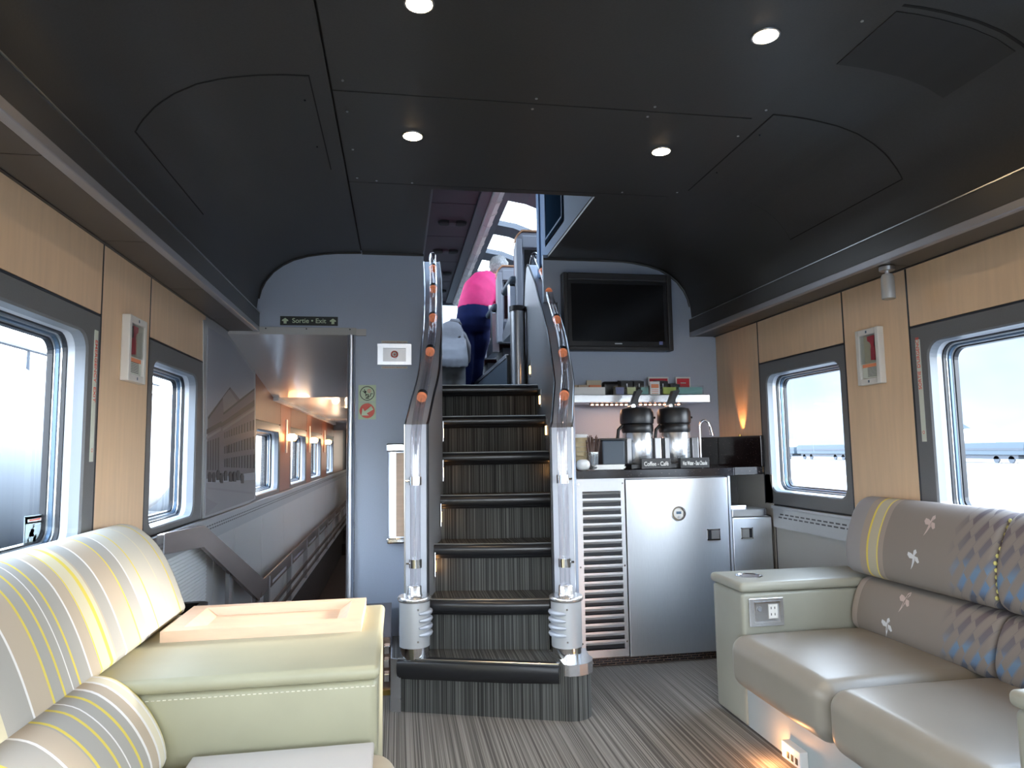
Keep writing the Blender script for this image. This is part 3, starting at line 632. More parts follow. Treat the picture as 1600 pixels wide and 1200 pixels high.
# metal corner plates of the bottom step
MB().prism([(-.030, 3.20), (-.030, 3.036), (.012, 3.012), (.012, 3.02), (-.024, 3.042), (-.024, 3.20)], 'z', .0, .2145).build('corner_plate', 'steel_plain', st)
fl_ = [(.655, 2.785)]+[(.70+.094*math.cos(R(t)), 2.862+.094*math.sin(R(t))) for t in (-105, -80, -55, -30, -5, 20)]+[(.80, 2.99), (.64, 3.0), (.655, 2.9)]
MB().prism(fl_, 'z', .175, .219).build('flange_plate', 'steel_plain', st, bevel=.003)
rv = MB()
for x, y, z in ((.006, 3.011, .175), (.006, 3.011, .05), (.668, 2.777, .20), (.79, 2.85, .198)): rv.lathe([(.006, -.003), (.005, .001)], (x, y, z), 8, ax='y')
rv.build('rivets', 'chrome', st)['kind'] = 'stuff'
def zt(Y, sd):
    return interp(Y, [(3.0, 1.17), (3.13, 1.20), (3.40, 1.42), (3.6, 1.635), (3.68, 1.71), (3.99, 1.925), (4.19, 2.13), (4.42, 2.31), (4.50, 2.30), (4.56, 2.19), (4.60, 2.06), (4.7, 2.0)])
def side_wall(sd, tab, y0, y1):
    n = 30; ys = [y0+(y1-y0)*i/n for i in range(n+1)]; T = .10*sd
    ins = [(interp(y, tab), y) for y in ys]; outs = [(x+T, y) for x, y in ins]
    w_ = thing('stair_side_panel', 'brushed steel side wall on the %s of the stairs' % ('left' if sd < 0 else 'right'), 'side panel', (ins[0][0], y0, 0), group='stair side panels')
    lo = [(x, y, .18) for x, y in ins]; hi = [(x, y, zt(y, sd)) for x, y in ins]
    lo2 = [(x, y, .18) for x, y in outs]; hi2 = [(x, y, zt(y, sd)) for x, y in outs]
    MB().bridge([lo, hi], closed=False, smooth=True).bridge([[(x+.004*sd, y, z) for x, y, z in lo], [(x+.004*sd, y, z) for x, y, z in hi]], closed=False, smooth=True).build('inner_plate', 'steel_side' , w_, weld=False)
    MB().bridge([lo2, hi2], closed=False, smooth=True).build('outer_plate', 'wall_paint', w_, weld=False)
    strip = [[hi[i], hi2[i]] for i in range(n+1)]; f0 = [(ins[0][0], y0, .18), (outs[0][0], y0, .18)]
    g = MB(); g.bridge([f0]+strip, closed=False)
    e = strip[-1]; g.add([e[0], e[1], (e[1][0], e[1][1], .18), (e[0][0], e[0][1], .18)], [(0, 1, 2, 3)])
    g.build('edge_strip', 'steel_brushed', w_)
    MB().tube([(ins[0][0], y0, .2)]+hi, .006, 6).build('edge_trim', 'gasket', w_)
    MB().tube([(outs[0][0], y0, .2)]+hi2, .004, 6).build('edge_trim', 'silver', w_)
    return w_, ins
wL, _ = side_wall(-1, LIN, 3.12, 4.44)
wR, _ = side_wall(1, RIN, 3.02, 4.60)
# step lights on the inner faces
for sd, tab, w_, spots in ((-1, LIN, wL, [(3.30, .55), (3.46, .76), (3.66, .97), (3.86, 1.18)]), (1, RIN, wR, [(3.50, .76), (3.66, .97), (3.85, 1.19), (4.08, 1.38), (4.40, 1.60)])):
    for y, z in spots:
        x = interp(y, tab); s_ = -sd
        x0, x1 = sorted((x, x+s_*.004)); pl = box('step_light_plate', 'steel', w_, x0, x1, y-.03, y+.03, z-.05, z+.06)
        x0, x1 = sorted((x+s_*.004, x+s_*.006)); box('light_slot', 'lamp_soft', pl, x0, x1, y-.012, y+.012, z-.03, z+.02)
# end post of the right wall
po = thing('stair_end_post', 'dark grey capped round post at the head of the stairs', 'post', (.80, 4.55, 1.46))
MB().lathe([(.052, 1.46), (.052, 2.01)], (.80, 4.55, 0), 20).build('post_body', 'steel_dark', po)
MB().lathe([(.056, 2.01), (.056, 2.045), (.04, 2.05)], (.80, 4.55, 0), 20).build('post_cap', 'black_plastic', po)
# newels and acrylic rails
def newel(nm, cx, cy, sd, path, rings, label, labr):
    t_ = thing('stair_newel', label, 'newel', (cx, cy, .2125), group='ribbed aluminium newels')
    MB().lathe([(.060, .2125), (.060, .262)], (cx, cy, 0), 28).build('collar', 'chrome', t_)
    MB().lathe([(.064, .262), (.0645, .45)], (cx, cy, 0), 28).build('newel_body', 'alu_grey', t_)
    MB().lathe([(.069, .447), (.072, .452), (.072, .462), (.068, .467)], (cx, cy, 0), 28).build('newel_cap', 'steel_plain', t_)
    MB().lathe([(.034, .466), (.030, .474), (.029, .505), (.026, .509)], (cx, cy, 0), 20).build('socket', 'steel_plain', t_)
    a0 = R(-75) if sd < 0 else R(255)
    for q in range(4):
        z = .315+q*.029
        pts = []
        for k_ in range(13):
            aa = a0+(R(110)*k_/12)*(1 if sd < 0 else -1); pts.append((cx+.066*math.cos(aa), cy+.066*math.sin(aa), z))
        rad = [.002+.0095*math.sin(math.pi*(k_+.3)/12.6)**.5 for k_ in range(13)]
        MB().tube(pts, rad, 8).build('rib', 'steel_brushed', t_)
    sw = MB()
    for z in (.29, .42): sw.lathe([(.004, cy-.066), (.004, cy-.063)], (cx+.012*sd*-1, 0, z), 8, ax='y')
    sw.build('screws', 'chrome', t_)['kind'] = 'stuff'
    r_ = thing('stair_handrail_tube', labr, 'handrail', (cx, cy, .5), group='clear acrylic stair rails')
    path = smooth_open(path, 3)
    MB().tube(path, .0225, 16, cap=False).build('acrylic_tube', 'acrylic', r_)
    MB().tube(path[::2], .004, 6).build('core_cable', 'clear_plastic', r_)
    e = path[-1]
    L_ = [0]
    for p, q in zip(path, path[1:]): L_.append(L_[-1]+(q-p).length)
    def at(zv):
        for p, q in zip(path, path[1:]):
            if p.z <= zv <= q.z: return p.lerp(q, (zv-p.z)/(q.z-p.z)), (q-p).normalized()
        return path[-1], Vector((0, 0, 1))
    for z, kd in rings:
        p, d = at(z)
        if kd == 'c':
            cl = MB().tube([p-d*.018, p+d*.018], .027, 16).build('clamp', 'chrome', r_)
            MB().tube([p, p+Vector((sd*.04, .0, 0))], .005, 8).build('clamp_screw', 'chrome', cl)
        else:
            rg = MB().tube([p+d*.004, p+d*.026], .0235, 16).build('black_ring', 'gasket', r_)
            MB().tube([p-d*.014, p+d*.004], .0232, 16).build('amber_ring', 'amber', rg)
            MB().tube([p+d*.012, p+Vector((0, .05, -.03))], .008, 8).build('standoff', 'steel_dark', r_)
    return r_, path
def rail_path(tab, cx, cy, sd, end):
    pts = [(cx, cy, .50), (cx, cy, .8), (cx, cy+.005, 1.08), (cx+.008*1, cy+.03, 1.22)]
    for y in (3.36, 3.55, 3.7, 3.85, 3.99, 4.12, 4.25, 4.36):
        pts.append((interp(y, tab)+.05*sd, y-.045, zt(y, sd)+.035))
    return pts+end
pL = rail_path(LIN, .074, 3.045, -1, [(.222, 4.38, 2.335), (.222, 4.43, 2.345)])
pR = rail_path(RIN, .697, 2.905, 1, [(.905, 4.40, 2.365), (.905, 4.47, 2.38), (.90, 4.53, 2.30), (.885, 4.57, 2.15)])
rings = [(.60, 'c'), (.95, 'c'), (1.33, 'r'), (1.58, 'r'), (1.80, 'r'), (2.03, 'r'), (2.20, 'r')]
newel('l', .070, 3.040, -1, pL, rings, 'ribbed aluminium newel at the left foot of the stairs', 'clear acrylic tube handrail with amber rings on the left of the stairs')
newel('r', .697, 2.900, 1, pR, rings, 'ribbed aluminium newel at the right foot of the stairs', 'clear acrylic tube handrail with amber rings on the right of the stairs')
# copper coloured console with latches left of the bottom step
cc = thing('floor_cabinet', 'low copper brown cabinet with chrome latches between cream sofa and stairs', 'cabinet', (-.13, 3.5, 0))
box('cabinet_body', 'bronze_steel', cc, -.20, -.034, 3.25, 3.95, .01, .235); box('cabinet_top', 'bronze_steel', cc, -.21, -.034, 3.24, 3.96, .235, .25, bevel=.003)
box('foot_strip', 'gold', cc, -.20, -.034, 3.235, 3.25, .0, .022)
for z in (.06, .12, .18): box('latch', 'chrome', cc, -.062, -.036, 3.225, 3.25, z, z+.035, bevel=.004)

# ------------------------------------------------------------------ bulkhead fittings
def frontal(y=4.0): return (1, 0, 0), (0, 0, 1)
es = thing('exit_sign', 'black Sortie Exit sign with two pale arrows above the passage', 'sign', (-.497, 3.995, 1.82))
box('sign_board', 'ink', es, -.655, -.339, 3.994, 4.0, 1.797, 1.848)
text('sign_text', 'Sortie \u2022 Exit', .038, 'sticker_green', (-.497, 3.9935, 1.811), *frontal(), parent=es, align='CENTER')
for cx in (-.628, -.366):
    MB().prism([(cx-.008, 1.806), (cx+.008, 1.806), (cx+.008, 1.820), (cx+.017, 1.820), (cx+.017, 1.826), (cx, 1.838), (cx-.017, 1.826), (cx-.017, 1.820), (cx-.008, 1.820)], 'y', 3.9932, 3.994).build('arrow', 'sticker_green', es)
al = thing('emergency_button', 'round red lightning symbol button in a recessed steel box', 'alarm button', (-.02, 3.99, 1.64))
g = MB()
for q in ((-.116, -.085, 1.573, 1.695), (.045, .077, 1.573, 1.695), (-.085, .045, 1.67, 1.695), (-.085, .045, 1.573, 1.592)): g.box(q[0], q[1], 3.982, 4.0, q[2], q[3])
g.build('box_frame', 'steel', al); box('recess_plate', 'steel_dark', al, -.085, .045, 3.994, 4.0, 1.592, 1.67)
MB().lathe([(.020, 3.998), (.020, 3.975)], (-.02, 0, 1.628), 20, ax='y').build('button_collar', 'steel_plain', al)
MB().lathe([(.021, 3.985), (.021, 3.973), (.015, 3.972)], (-.02, 0, 1.632), 20, ax='y').build('button', 'red_print', al)
MB().lathe([(.014, 3.973), (.014, 3.971)], (-.02, 0, 1.632), 20, ax='y').build('button_face', 'white_plastic', al)
MB().prism([(-.016, 1.642), (-.028, 1.629), (-.020, 1.630), (-.023, 1.620), (-.011, 1.634), (-.019, 1.633)], 'y', 3.9700, 3.971).build('lightning_mark', 'red_print', al)
for z in (1.70, 1.553): box('label_strip', 'sticker_pale', al, -.095, .055, 3.998, 4.0, z, z+.014)
for z in (1.70, 1.553): text('label_print', 'ECLAIRAGE D\u2019URGENCE  EMERGENCY LIGHT', .0068, 'red_print', (-.02, 3.9977, z+.004), *frontal(), parent=al, align='CENTER')
wsn = thing('stair_warning_sticker', 'green square sticker with a falling figure above a red arrow sticker', 'sticker', (-.172, 3.998, 1.36))
box('sticker_sheet', 'sticker_green', wsn, -.222, -.124, 3.998, 4.0, 1.362, 1.458); box('sticker_sheet', 'sticker_green', wsn, -.222, -.124, 3.998, 4.0, 1.262, 1.360)
def ring(cx, cz, r0, r1, y0, y1):
    a_ = [(cx+r0*math.cos(2*math.pi*i/32), cz+r0*math.sin(2*math.pi*i/32)) for i in range(32)]; b_ = [(cx+r1*math.cos(2*math.pi*i/32), cz+r1*math.sin(2*math.pi*i/32)) for i in range(32)]
    return MB().bridge([[(x, y0, z) for x, z in a_], [(x, y0, z) for x, z in b_], [(x, y1, z) for x, z in b_]])
ring(-.173, 1.410, .037, .041, 3.9972, 3.998).build('black_circle', 'ink', wsn)
ring(-.162, 1.424, .0085, .0105, 3.9972, 3.998).build('small_red_circle', 'red_print', wsn)
box('small_red_bar', 'red_print', wsn, -.1635, -.1605, 3.997, 3.998, 1.417, 1.431)
fg = MB()
for p in ([(-.198, .0, 1.424), (-.186, 0, 1.414), (-.178, 0, 1.402)], [(-.189, 0, 1.433), (-.184, 0, 1.414)], [(-.178, 0, 1.402), (-.166, 0, 1.404), (-.168, 0, 1.392), (-.176, 0, 1.386)], [(-.178, 0, 1.402), (-.182, 0, 1.395)], [(-.182, 0, 1.382), (-.164, 0, 1.382), (-.164, 0, 1.394), (-.154, 0, 1.394), (-.154, 0, 1.408), (-.142, 0, 1.408)]):
    fg.tube([(x, 3.9974, z) for x, _, z in p], .0022, 6)
fg.lathe([(.006, 3.9972), (.006, 3.9978)], (-.183, 0, 1.419), 10, ax='y'); fg.build('falling_figure', 'ink', wsn)
MB().lathe([(.042, 3.9975), (.042, 3.998)], (-.173, 0, 1.311), 32, ax='y').build('red_disc', 'red_print', wsn)
MB().prism([(-.205, 1.284), (-.163, 1.284), (-.175, 1.296), (-.138, 1.318), (-.150, 1.338), (-.186, 1.308), (-.198, 1.326)], 'y', 3.9968, 3.9975).build('arrow', 'sticker_green', wsn)
mg = thing('magazine_rack', 'tall brushed steel magazine pocket on the wall left of the stairs', 'magazine rack', (.0, 3.97, .84))
box('pocket', 'steel', mg, -.055, .12, 3.93, 4.0, .60, 1.085, bevel=.012); box('top_band', 'chrome', mg, -.066, .12, 3.92, 4.0, 1.075, 1.125, bevel=.01); box('bottom_band', 'chrome', mg, -.062, .12, 3.922, 4.0, .570, .605, bevel=.01)
box('front_plate', 'maple_pale', mg, -.01, .12, 3.924, 3.93, .61, 1.07)
tv = thing('television', 'switched off flat television with thick matt grey frame', 'television', (1.31, 3.95, 1.9))
g = MB()
for q in ((.970, 1.0, 1.66, 2.13), (1.622, 1.652, 1.66, 2.13), (1.0, 1.622, 2.085, 2.13), (1.0, 1.622, 1.66, 1.685)): g.box(q[0]-.0, q[1], 3.93, 4.0, q[2], q[3])
g.build('tv_housing', 'tv_frame', tv, bevel=.006)
box('bezel', 'black_plastic', tv, 1.0, 1.622, 3.945, 4.0, 1.685, 2.085); box('screen', 'tv_screen', tv, 1.022, 1.60, 3.943, 3.945, 1.716, 2.065)
box('brand_mark', 'silver', tv, 1.285, 1.33, 3.942, 3.945, 1.699, 1.706); box('energy_sticker', 'tea_blue', tv, 1.565, 1.587, 3.942, 3.945, 1.698, 1.718)

# ------------------------------------------------------------------ right hand counter
cab = thing('refrigerator_cabinet', 'tall brushed steel under-counter refrigerator with louvred grille on its left', 'cabinet', (1.29, 3.6, 0))
box('carcass', 'steel_dark', cab, .96, 1.70, 3.44, 3.99, .06, .925)
box('grille_back', 'gasket', cab, .90, 1.13, 3.425, 3.44, .06, .925)
gp = MB().box(.886, .915, 3.405, 3.425, .048, .925).box(1.115, 1.136, 3.405, 3.425, .048, .925).box(.915, 1.115, 3.405, 3.425, .048, .085).box(.915, 1.115, 3.405, 3.425, .862, .925)
gr_ = gp.build('grille_panel', 'steel', cab)
for i in range(19):
    z = .085+i*.0409
    lo = MB()
    if i: lo.box(.915, 1.115, 3.405, 3.425, z-.009, z+.006)
    lo.prism([(3.405, z+.036), (3.398, z+.028), (3.400, z+.026), (3.425, z+.036)], 'x', .915, 1.115)
    lo.build('louvre', 'steel', gr_)
rv = MB()
for z in (.12, .49, .90): rv.lathe([(.005, 3.402), (.005, 3.405)], (1.126, 0, z), 8, ax='y').lathe([(.005, 3.402), (.005, 3.405)], (.897, 0, z), 8, ax='y')
rv.build('rivets', 'chrome', cab)['kind'] = 'stuff'
dr = box('door', 'steel', cab, 1.142, 1.694, 3.402, 3.44, .044, .918, bevel=.003)
lp = ring(1.42, .74, .029, .037, 3.394, 3.402).build('lock_ring', 'chrome', dr)
MB().lathe([(.028, 3.402), (.027, 3.398)], (1.42, 0, .74), 24, ax='y').build('lock_face', 'white_plastic', dr)
box('lock_display', 'gasket_blue', dr, 1.407, 1.433, 3.396, 3.398, .737, .750); MB().lathe([(.007, 3.398), (.006, 3.393)], (1.42, 0, .722), 12, ax='y').build('lock_button', 'silver', dr)
def latch(x0, x1, z0, z1, y, par, flip):
    f_ = MB()
    for q in ((x0, x1, z0, z0+.005), (x0, x1, z1-.005, z1), (x0, x0+.005, z0, z1), (x1-.005, x1, z0, z1)): f_.box(q[0], q[1], y-.004, y, q[2], q[3])
    o = f_.build('latch_frame', 'chrome', par)
    k0, k1 = (x0+.022, x1-.006) if flip else (x0+.006, x1-.022)
    box('latch_recess', 'gasket', par, x0+.005, x1-.005, y-.001, y, z0+.005, z1-.005); box('latch_paddle', 'silver', par, k0, k1, y-.005, y, z0+.007, z1-.007)
latch(1.572, 1.642, .598, .655, 3.402, dr, True)
kk = MB().box(.886, 1.70, 3.43, 3.99, 0, .045)
ko = kk.build('kick_plate', 'gasket', cab)
for rw_, z in enumerate((.004, .015, .026, .036)):
    x = .90+(rw_ % 2)*.02
    sl = MB()
    sl.box(.886, 1.70, 3.424, 3.43, z, z+.004)
    while x < 1.69: sl.box(x, x+.006, 3.424, 3.43, z+.004, z+.011); x += .042
    o = sl.build('kick_grille', 'bronze_steel', ko)
sdp = box('side_panel', 'steel_brushed', cab, 1.70, 1.712, 3.405, 3.99, .048, .925); box('socket_outlet', 'gasket', sdp, 1.712, 1.716, 3.44, 3.52, .80, .85)
bc = thing('waste_cabinet', 'low steel waste bin cabinet right of the refrigerator', 'cabinet', (1.83, 3.6, 0))
box('carcass', 'steel_dark', bc, 1.716, 1.944, 3.425, 3.99, .03, .712); bd = box('door', 'steel', bc, 1.718, 1.938, 3.408, 3.425, .044, .706, bevel=.003)
latch(1.762, 1.828, .598, .655, 3.408, bd, False)
tp = [(1.714, 3.99), (1.714, 3.40)]+[(1.86+.085*math.cos(R(t)), 3.485+.085*math.sin(R(t))) for t in (-80, -50, -20, 0)]+[(1.948, 3.55), (1.948, 3.99)]
MB().prism(tp, 'z', .714, .748).build('cabinet_top', 'steel_plain', bc, bevel=.004)
box('bin_flap', 'chrome', bc, 1.76, 1.86, 3.52, 3.62, .748, .760, bevel=.005)
wk = thing('worktop', 'black speckled granite worktop on the steel cabinets', 'worktop', (1.4, 3.7, .94))
mg_ = MATS['granite']; nt = mg_.node_tree; tc = node(mg_, 'ShaderNodeTexCoord'); vo = node(mg_, 'ShaderNodeTexVoronoi'); cr = node(mg_, 'ShaderNodeValToRGB')
vo.inputs['Scale'].default_value = 70; nt.links.new(tc.outputs['Object'], vo.inputs['Vector']); nt.links.new(vo.outputs['Distance'], cr.inputs[0])
cr.color_ramp.elements[0].position = .0; cr.color_ramp.elements[0].color = (.45, .36, .30, 1); cr.color_ramp.elements[1].position = .13; cr.color_ramp.elements[1].color = (.012, .010, .012, 1)
nt.links.new(cr.outputs[0], nt.nodes['Principled BSDF'].inputs['Base Color'])
wp = [(.957, 3.998), (.93, 3.70), (.885, 3.40), (1.735, 3.40), (1.745, 3.41), (1.76, 3.46), (1.945, 3.485), (1.945, 3.998)]
MB().prism(wp, 'z', .926, .966).build('slab', 'granite', wk, bevel=.004)
bs = MB().box(1.934, 1.953, 3.475, 3.998, .966, 1.135).box(1.60, 1.934, 3.98, 3.998, .966, 1.135).build('backsplash', 'granite', wk, bevel=.003)
fc = thing('gooseneck_tap', 'slim chrome gooseneck tap at the right end of the worktop', 'tap', (1.70, 3.72, .966))
MB().lathe([(.018, .966), (.016, .985), (.009, .99)], (1.70, 3.72, 0), 16).build('tap_base', 'chrome', fc)
MB().tube([(1.70, 3.72, .97), (1.70, 3.72, 1.17)]+[(1.728-.028*math.cos(R(t)), 3.72-.01*t/180, 1.19+.038*math.sin(R(t))) for t in range(0, 181, 20)], .0065, 12).build('spout', 'chrome', fc)
MB().tube([(1.757, 3.71, 1.195), (1.765, 3.705, 1.14)], [.008, .0125], 12).build('tap_nozzle', 'chrome', fc)
def airpot(x, y, label, sign, sl, sx):
    t_ = thing('airpot', label, 'airpot', (x, y, .966), group='steel pump airpots')
    MB().lathe([(.080, .995), (.083, 1.0), (.083, 1.155), (.078, 1.165)], (x, y, 0), 28).build('body', 'steel_plain', t_)
    MB().lathe([(.080, 1.155), (.086, 1.17), (.086, 1.20), (.082, 1.205)], (x, y, 0), 28).build('collar', 'black_plastic', t_)
    MB().lathe([(.084, 1.205), (.090, 1.21), (.092, 1.225), (.090, 1.27), (.082, 1.288), (.05, 1.296), (.01, 1.298)], (x-.002, y, 0), 28).build('lid', 'black_plastic', t_)
    MB().prism([(x-.045, 1.290), (x-.028, 1.33), (x-.005, 1.388), (x+.028, 1.390), (x+.030, 1.384), (x+.006, 1.345), (x-.005, 1.290)], 'y', y-.022, y+.022).build('pump_lever', 'black_plastic', t_, bevel=.006)
    MB().lathe([(.012, y-.03), (.012, y+.03)], (x-.028, 0, 1.303), 12, ax='y').build('lever_hinge', 'chrome', t_)
    MB().tube([(x-.086, y-.01, 1.20), (x-.112, y-.015, 1.175), (x-.118, y-.015, 1.13), (x-.10, y-.01, 1.105), (x-.083, y, 1.11)], .009, 10).build('handle', 'black_plastic', t_)
    MB().lathe([(.006, x+.088), (.006, x+.10)], (0, y-.01, 1.24), 8, ax='x').build('latch_knob', 'black_plastic', t_)
    s_ = thing('airpot_stand', 'black drip stand reading %s in front of %s' % (sl, 'the coffee airpot' if sign[0] == 'C' else 'the water airpot'), 'stand', (x+.05, y-.07, .966), group='airpot drip stands')
    box('tray', 'black_plastic', s_, x-.085, x+.115, y-.13, y+.10, .967, .994, bevel=.004)
    for dx in (-.082, .075): box('side_guard', 'steel_dark', s_, x+dx, x+dx+.035, y-.06, y-.03, .994, 1.13, bevel=.003); box('side_guard', 'black_plastic', s_, x+dx-.008, x+dx+.012, y-.045, y+.02, .994, 1.128)
    box('name_block', 'black_plastic', s_, x-.04, x+.12, y-.16, y-.13, .968, 1.022, bevel=.002)
    text('name_text', sign, .030, 'white_plastic', (x+.04, y-.1606, .984), (1, 0, 0), (0, 0, 1), parent=s_, align='CENTER', sx=sx)
    return t_
airpot(1.285, 3.60, 'steel pump airpot of coffee, left of the two', 'Coffee - Caf\u00e9', 'Coffee - Caf\u00e9', .82)
airpot(1.498, 3.60, 'steel pump airpot of hot water beside the tap', 'Hot Water - Eau Chaude', 'Hot Water - Eau Chaude', .44)
bb = thing('condiment_bin', 'open grey black square bin left of the coffee airpot', 'bin', (1.13, 3.6, .966))
MB().box(1.055, 1.178, 3.50, 3.66, .968, 1.12).build('bin_body', 'pad_grey', bb, bevel=.008); box('bin_rim', 'black_plastic', bb, 1.045, 1.190, 3.49, 3.68, 1.12, 1.130, bevel=.003)
sh = thing('stir_stick_holder', 'clear square holder full of brown stir sticks', 'holder', (1.0, 3.50, .966))
g = MB()
for q in ((.975, .978, 3.48, 3.53), (1.022, 1.025, 3.48, 3.53), (.975, 1.025, 3.48, 3.483), (.975, 1.025, 3.527, 3.53)): g.box(*q, .968, 1.06)
g.build('holder_walls', 'clear_plastic', sh)
for i in range(22):
    x = .983+random.random()*.034; y = 3.488+random.random()*.034; dx = (random.random()-.35)*.05
    tag(MB().tube([(x, y, .970), (x+dx, y+.004, 1.12+random.random()*.03)], .0022, 5).build('stir_stick', 'stick_brown'), 'brown wooden stir stick standing in the clear holder', 'stir stick', 'stir sticks in the clear holder')
cp = thing('paper_cup_stack', 'stack of kraft paper cups half hidden by the right stair rail', 'cup', (.952, 3.56, .966))
for i in range(7): MB().lathe([(.034, .968+i*.024), (.040, .99+i*.024), (.041, .991+i*.024)], (.952, 3.56, 0), 18).build('cup', 'cup_kraft', cp)
MB().lathe([(.042, 1.136), (.040, 1.152), (.03, 1.155)], (.952, 3.56, 0), 18).build('cup_lid', 'white_paper', cp)
wpk = tag(MB().rbox(.905, .975, 3.44, 3.50, .966, 1.022, .025).build('napkin_bundle', 'white_paper'), 'rounded white bundle at the left end of the worktop', 'napkins')
nps = thing('napkin_stack', 'flat untidy stack of white napkins on the worktop', 'napkins', (1.06, 3.47, .966))
for i in range(5):
    Mx = Matrix.Translation((1.065+random.random()*.012, 3.475, .969+i*.005)) @ Matrix.Rotation(R(random.uniform(-6, 6)), 4, 'Z')
    MB().box(-.078, .078, -.05, .05, 0, .0045, 0, Mx).build('napkin', 'white_paper', nps)
# shelf
sf = thing('wall_shelf', 'brushed steel wall shelf with warm light strip beneath', 'shelf', (1.4, 3.9, 1.35))
box('shelf_board', 'steel_plain', sf, .957, 1.79, 3.76, 4.0, 1.335, 1.380, bevel=.003)
ls = box('light_strip', 'black_plastic', sf, 1.08, 1.63, 3.80, 3.82, 1.328, 1.335)
for i in range(19): MB().rbox(1.088+i*.0289, 1.100+i*.0289, 3.798, 3.812, 1.3225, 1.3285, .002, n=1, inner=2).build('diode', 'led_warm', ls)
L = bpy.data.lights.new('shelf_light', 'AREA'); L.shape = 'RECTANGLE'; L.size = .55; L.size_y = .02; L.energy = .9; L.color = (1, .55, .35)
lo_ = bpy.data.objects.new('shelf_light', L); lo_.location = (1.36, 3.83, 1.32); C.objects.link(lo_); lo_.parent = sf; lo_.matrix_parent_inverse = wm(sf).inverted()
z0 = 1.381
def carton(name, lab, cat, x0, x1, y0, y1, h, m, fm=None, grp=None, inset=.004):
    t_ = thing(name, lab, cat, ((x0+x1)/2, (y0+y1)/2, z0), grp); box('box', m, t_, x0, x1, y0, y1, z0, z0+h)
    if fm: box('front_label', fm, t_, x0+inset, x1-inset, y0-.0015, y0, z0+.006, z0+h-.006)
    return t_
carton('tea_box', 'long low white box at the left end of the shelf', 'box', .96, 1.165, 3.78, 3.83, .044, 'white_paper', grp='boxes on the steel shelf')
for i, (m_, a_, b_, lb) in enumerate((('box_tan', .95, 1.02, 'tan packet standing behind the long white box, leftmost'), ('box_tan', 1.025, 1.085, 'tan packet beside the orange one behind the white box'), ('orange_print', 1.09, 1.16, 'bright orange packet behind the long white box'))):
    carton('tea_packet', lb, 'packet', a_, b_, 3.84, 3.87, .062, m_, grp='packets on the shelf')
carton('card', 'pale card standing at the back of the shelf behind the packets', 'card', 1.10, 1.19, 3.93, 3.94, .098, 'cream_paper')
def tray_(x0, x1, lab, fm, h=.052):
    t_ = thing('display_bin', lab, 'bin', ((x0+x1)/2, 3.82, z0), 'clear display bins on the shelf'); g = MB()
    for q in ((x0, x0+.003, 3.775, 3.87), (x1-.003, x1, 3.775, 3.87), (x0, x1, 3.775, 3.778)): g.box(*q, z0, z0+h)
    g.box(x0, x1, 3.775, 3.87, z0, z0+.003); g.build('bin_walls', 'clear_plastic', t_); box('contents', fm, t_, x0+.006, x1-.006, 3.785, 3.80, z0+.004, z0+h-.008)
    box('contents', 'white_paper', t_, x0+.006, x1-.012, 3.803, 3.84, z0+.004, z0+h-.014); return t_
tray_(1.225, 1.285, 'clear bin of blue and white packets, leftmost bin', 'tea_blue'); tray_(1.292, 1.355, 'clear bin of pale yellow packets in front of a black holder', 'tea_yellow'); tray_(1.375, 1.43, 'clear bin of pale teal packets behind the coffee lever', 'tea_teal')
tray_(1.51, 1.60, 'clear bin of yellow green packets right of the red price card', 'tea_yellow_green'); tray_(1.605, 1.76, 'wide clear bin of teal packets at the right end', 'tea_teal')
for a_, b_, h, y in ((1.295, 1.365, .088, 3.88), (1.375, 1.435, .088, 3.88), (1.52, 1.585, .088, 3.88), (1.60, 1.66, .07, 3.88)):
    t_ = thing('black_holder', 'black packet holder on the shelf, ' + {1.295: 'behind the pale yellow bin', 1.375: 'behind the pale teal bin', 1.52: 'behind the yellow green bin', 1.60: 'lower one behind the wide teal bin'}[a_], 'holder', ((a_+b_)/2, y, z0), 'black holders on the shelf')
    MB().prism([(y, z0), (y+.05, z0), (y+.07, z0+h+.012), (y, z0+h)], 'x', a_, b_).build('holder_box', 'black_plastic', t_); box('tab', 'silver', t_, (a_+b_)/2-.003, (a_+b_)/2+.003, y-.002, y, z0+h-.035, z0+h-.014)
t_ = thing('loose_bag', 'crumpled black bag lying on the shelf behind the bins', 'bag', (1.25, 3.93, z0)); MB().rbox(1.20, 1.36, 3.945, 3.99, z0, z0+.095, .03).build('bag_body', 'black_plastic', t_)
t_ = thing('price_card', 'small white card with red print between the bins', 'card', (1.465, 3.79, z0)); box('card_sheet', 'white_paper', t_, 1.438, 1.497, 3.79, 3.793, z0, z0+.078); box('red_print', 'orange_print', t_, 1.445, 1.49, 3.7885, 3.79, z0+.040, z0+.062)
for z in (.008, .018, .028): box('red_print', 'orange_print', t_, 1.447, 1.488, 3.7888, 3.79, z0+z, z0+z+.003)
for i, (a_, b_) in enumerate(((1.49, 1.62), (1.665, 1.76))):
    t_ = thing('red_menu_card', 'red card in white border on the shelf, %s' % ('left one' if i == 0 else 'right one above teal bin'), 'card', ((a_+b_)/2, 3.95, z0), 'red cards on the shelf')
    box('card_sheet', 'white_paper', t_, a_, b_, 3.955, 3.96, z0, z0+.122); box('red_panel', 'red', t_, a_+.008, b_-.008, 3.9535, 3.955, z0+.01, z0+.112)
    box('white_line', 'white_paper', t_, a_+.03, b_-.03, 3.9525, 3.9535, z0+.082, z0+.088)

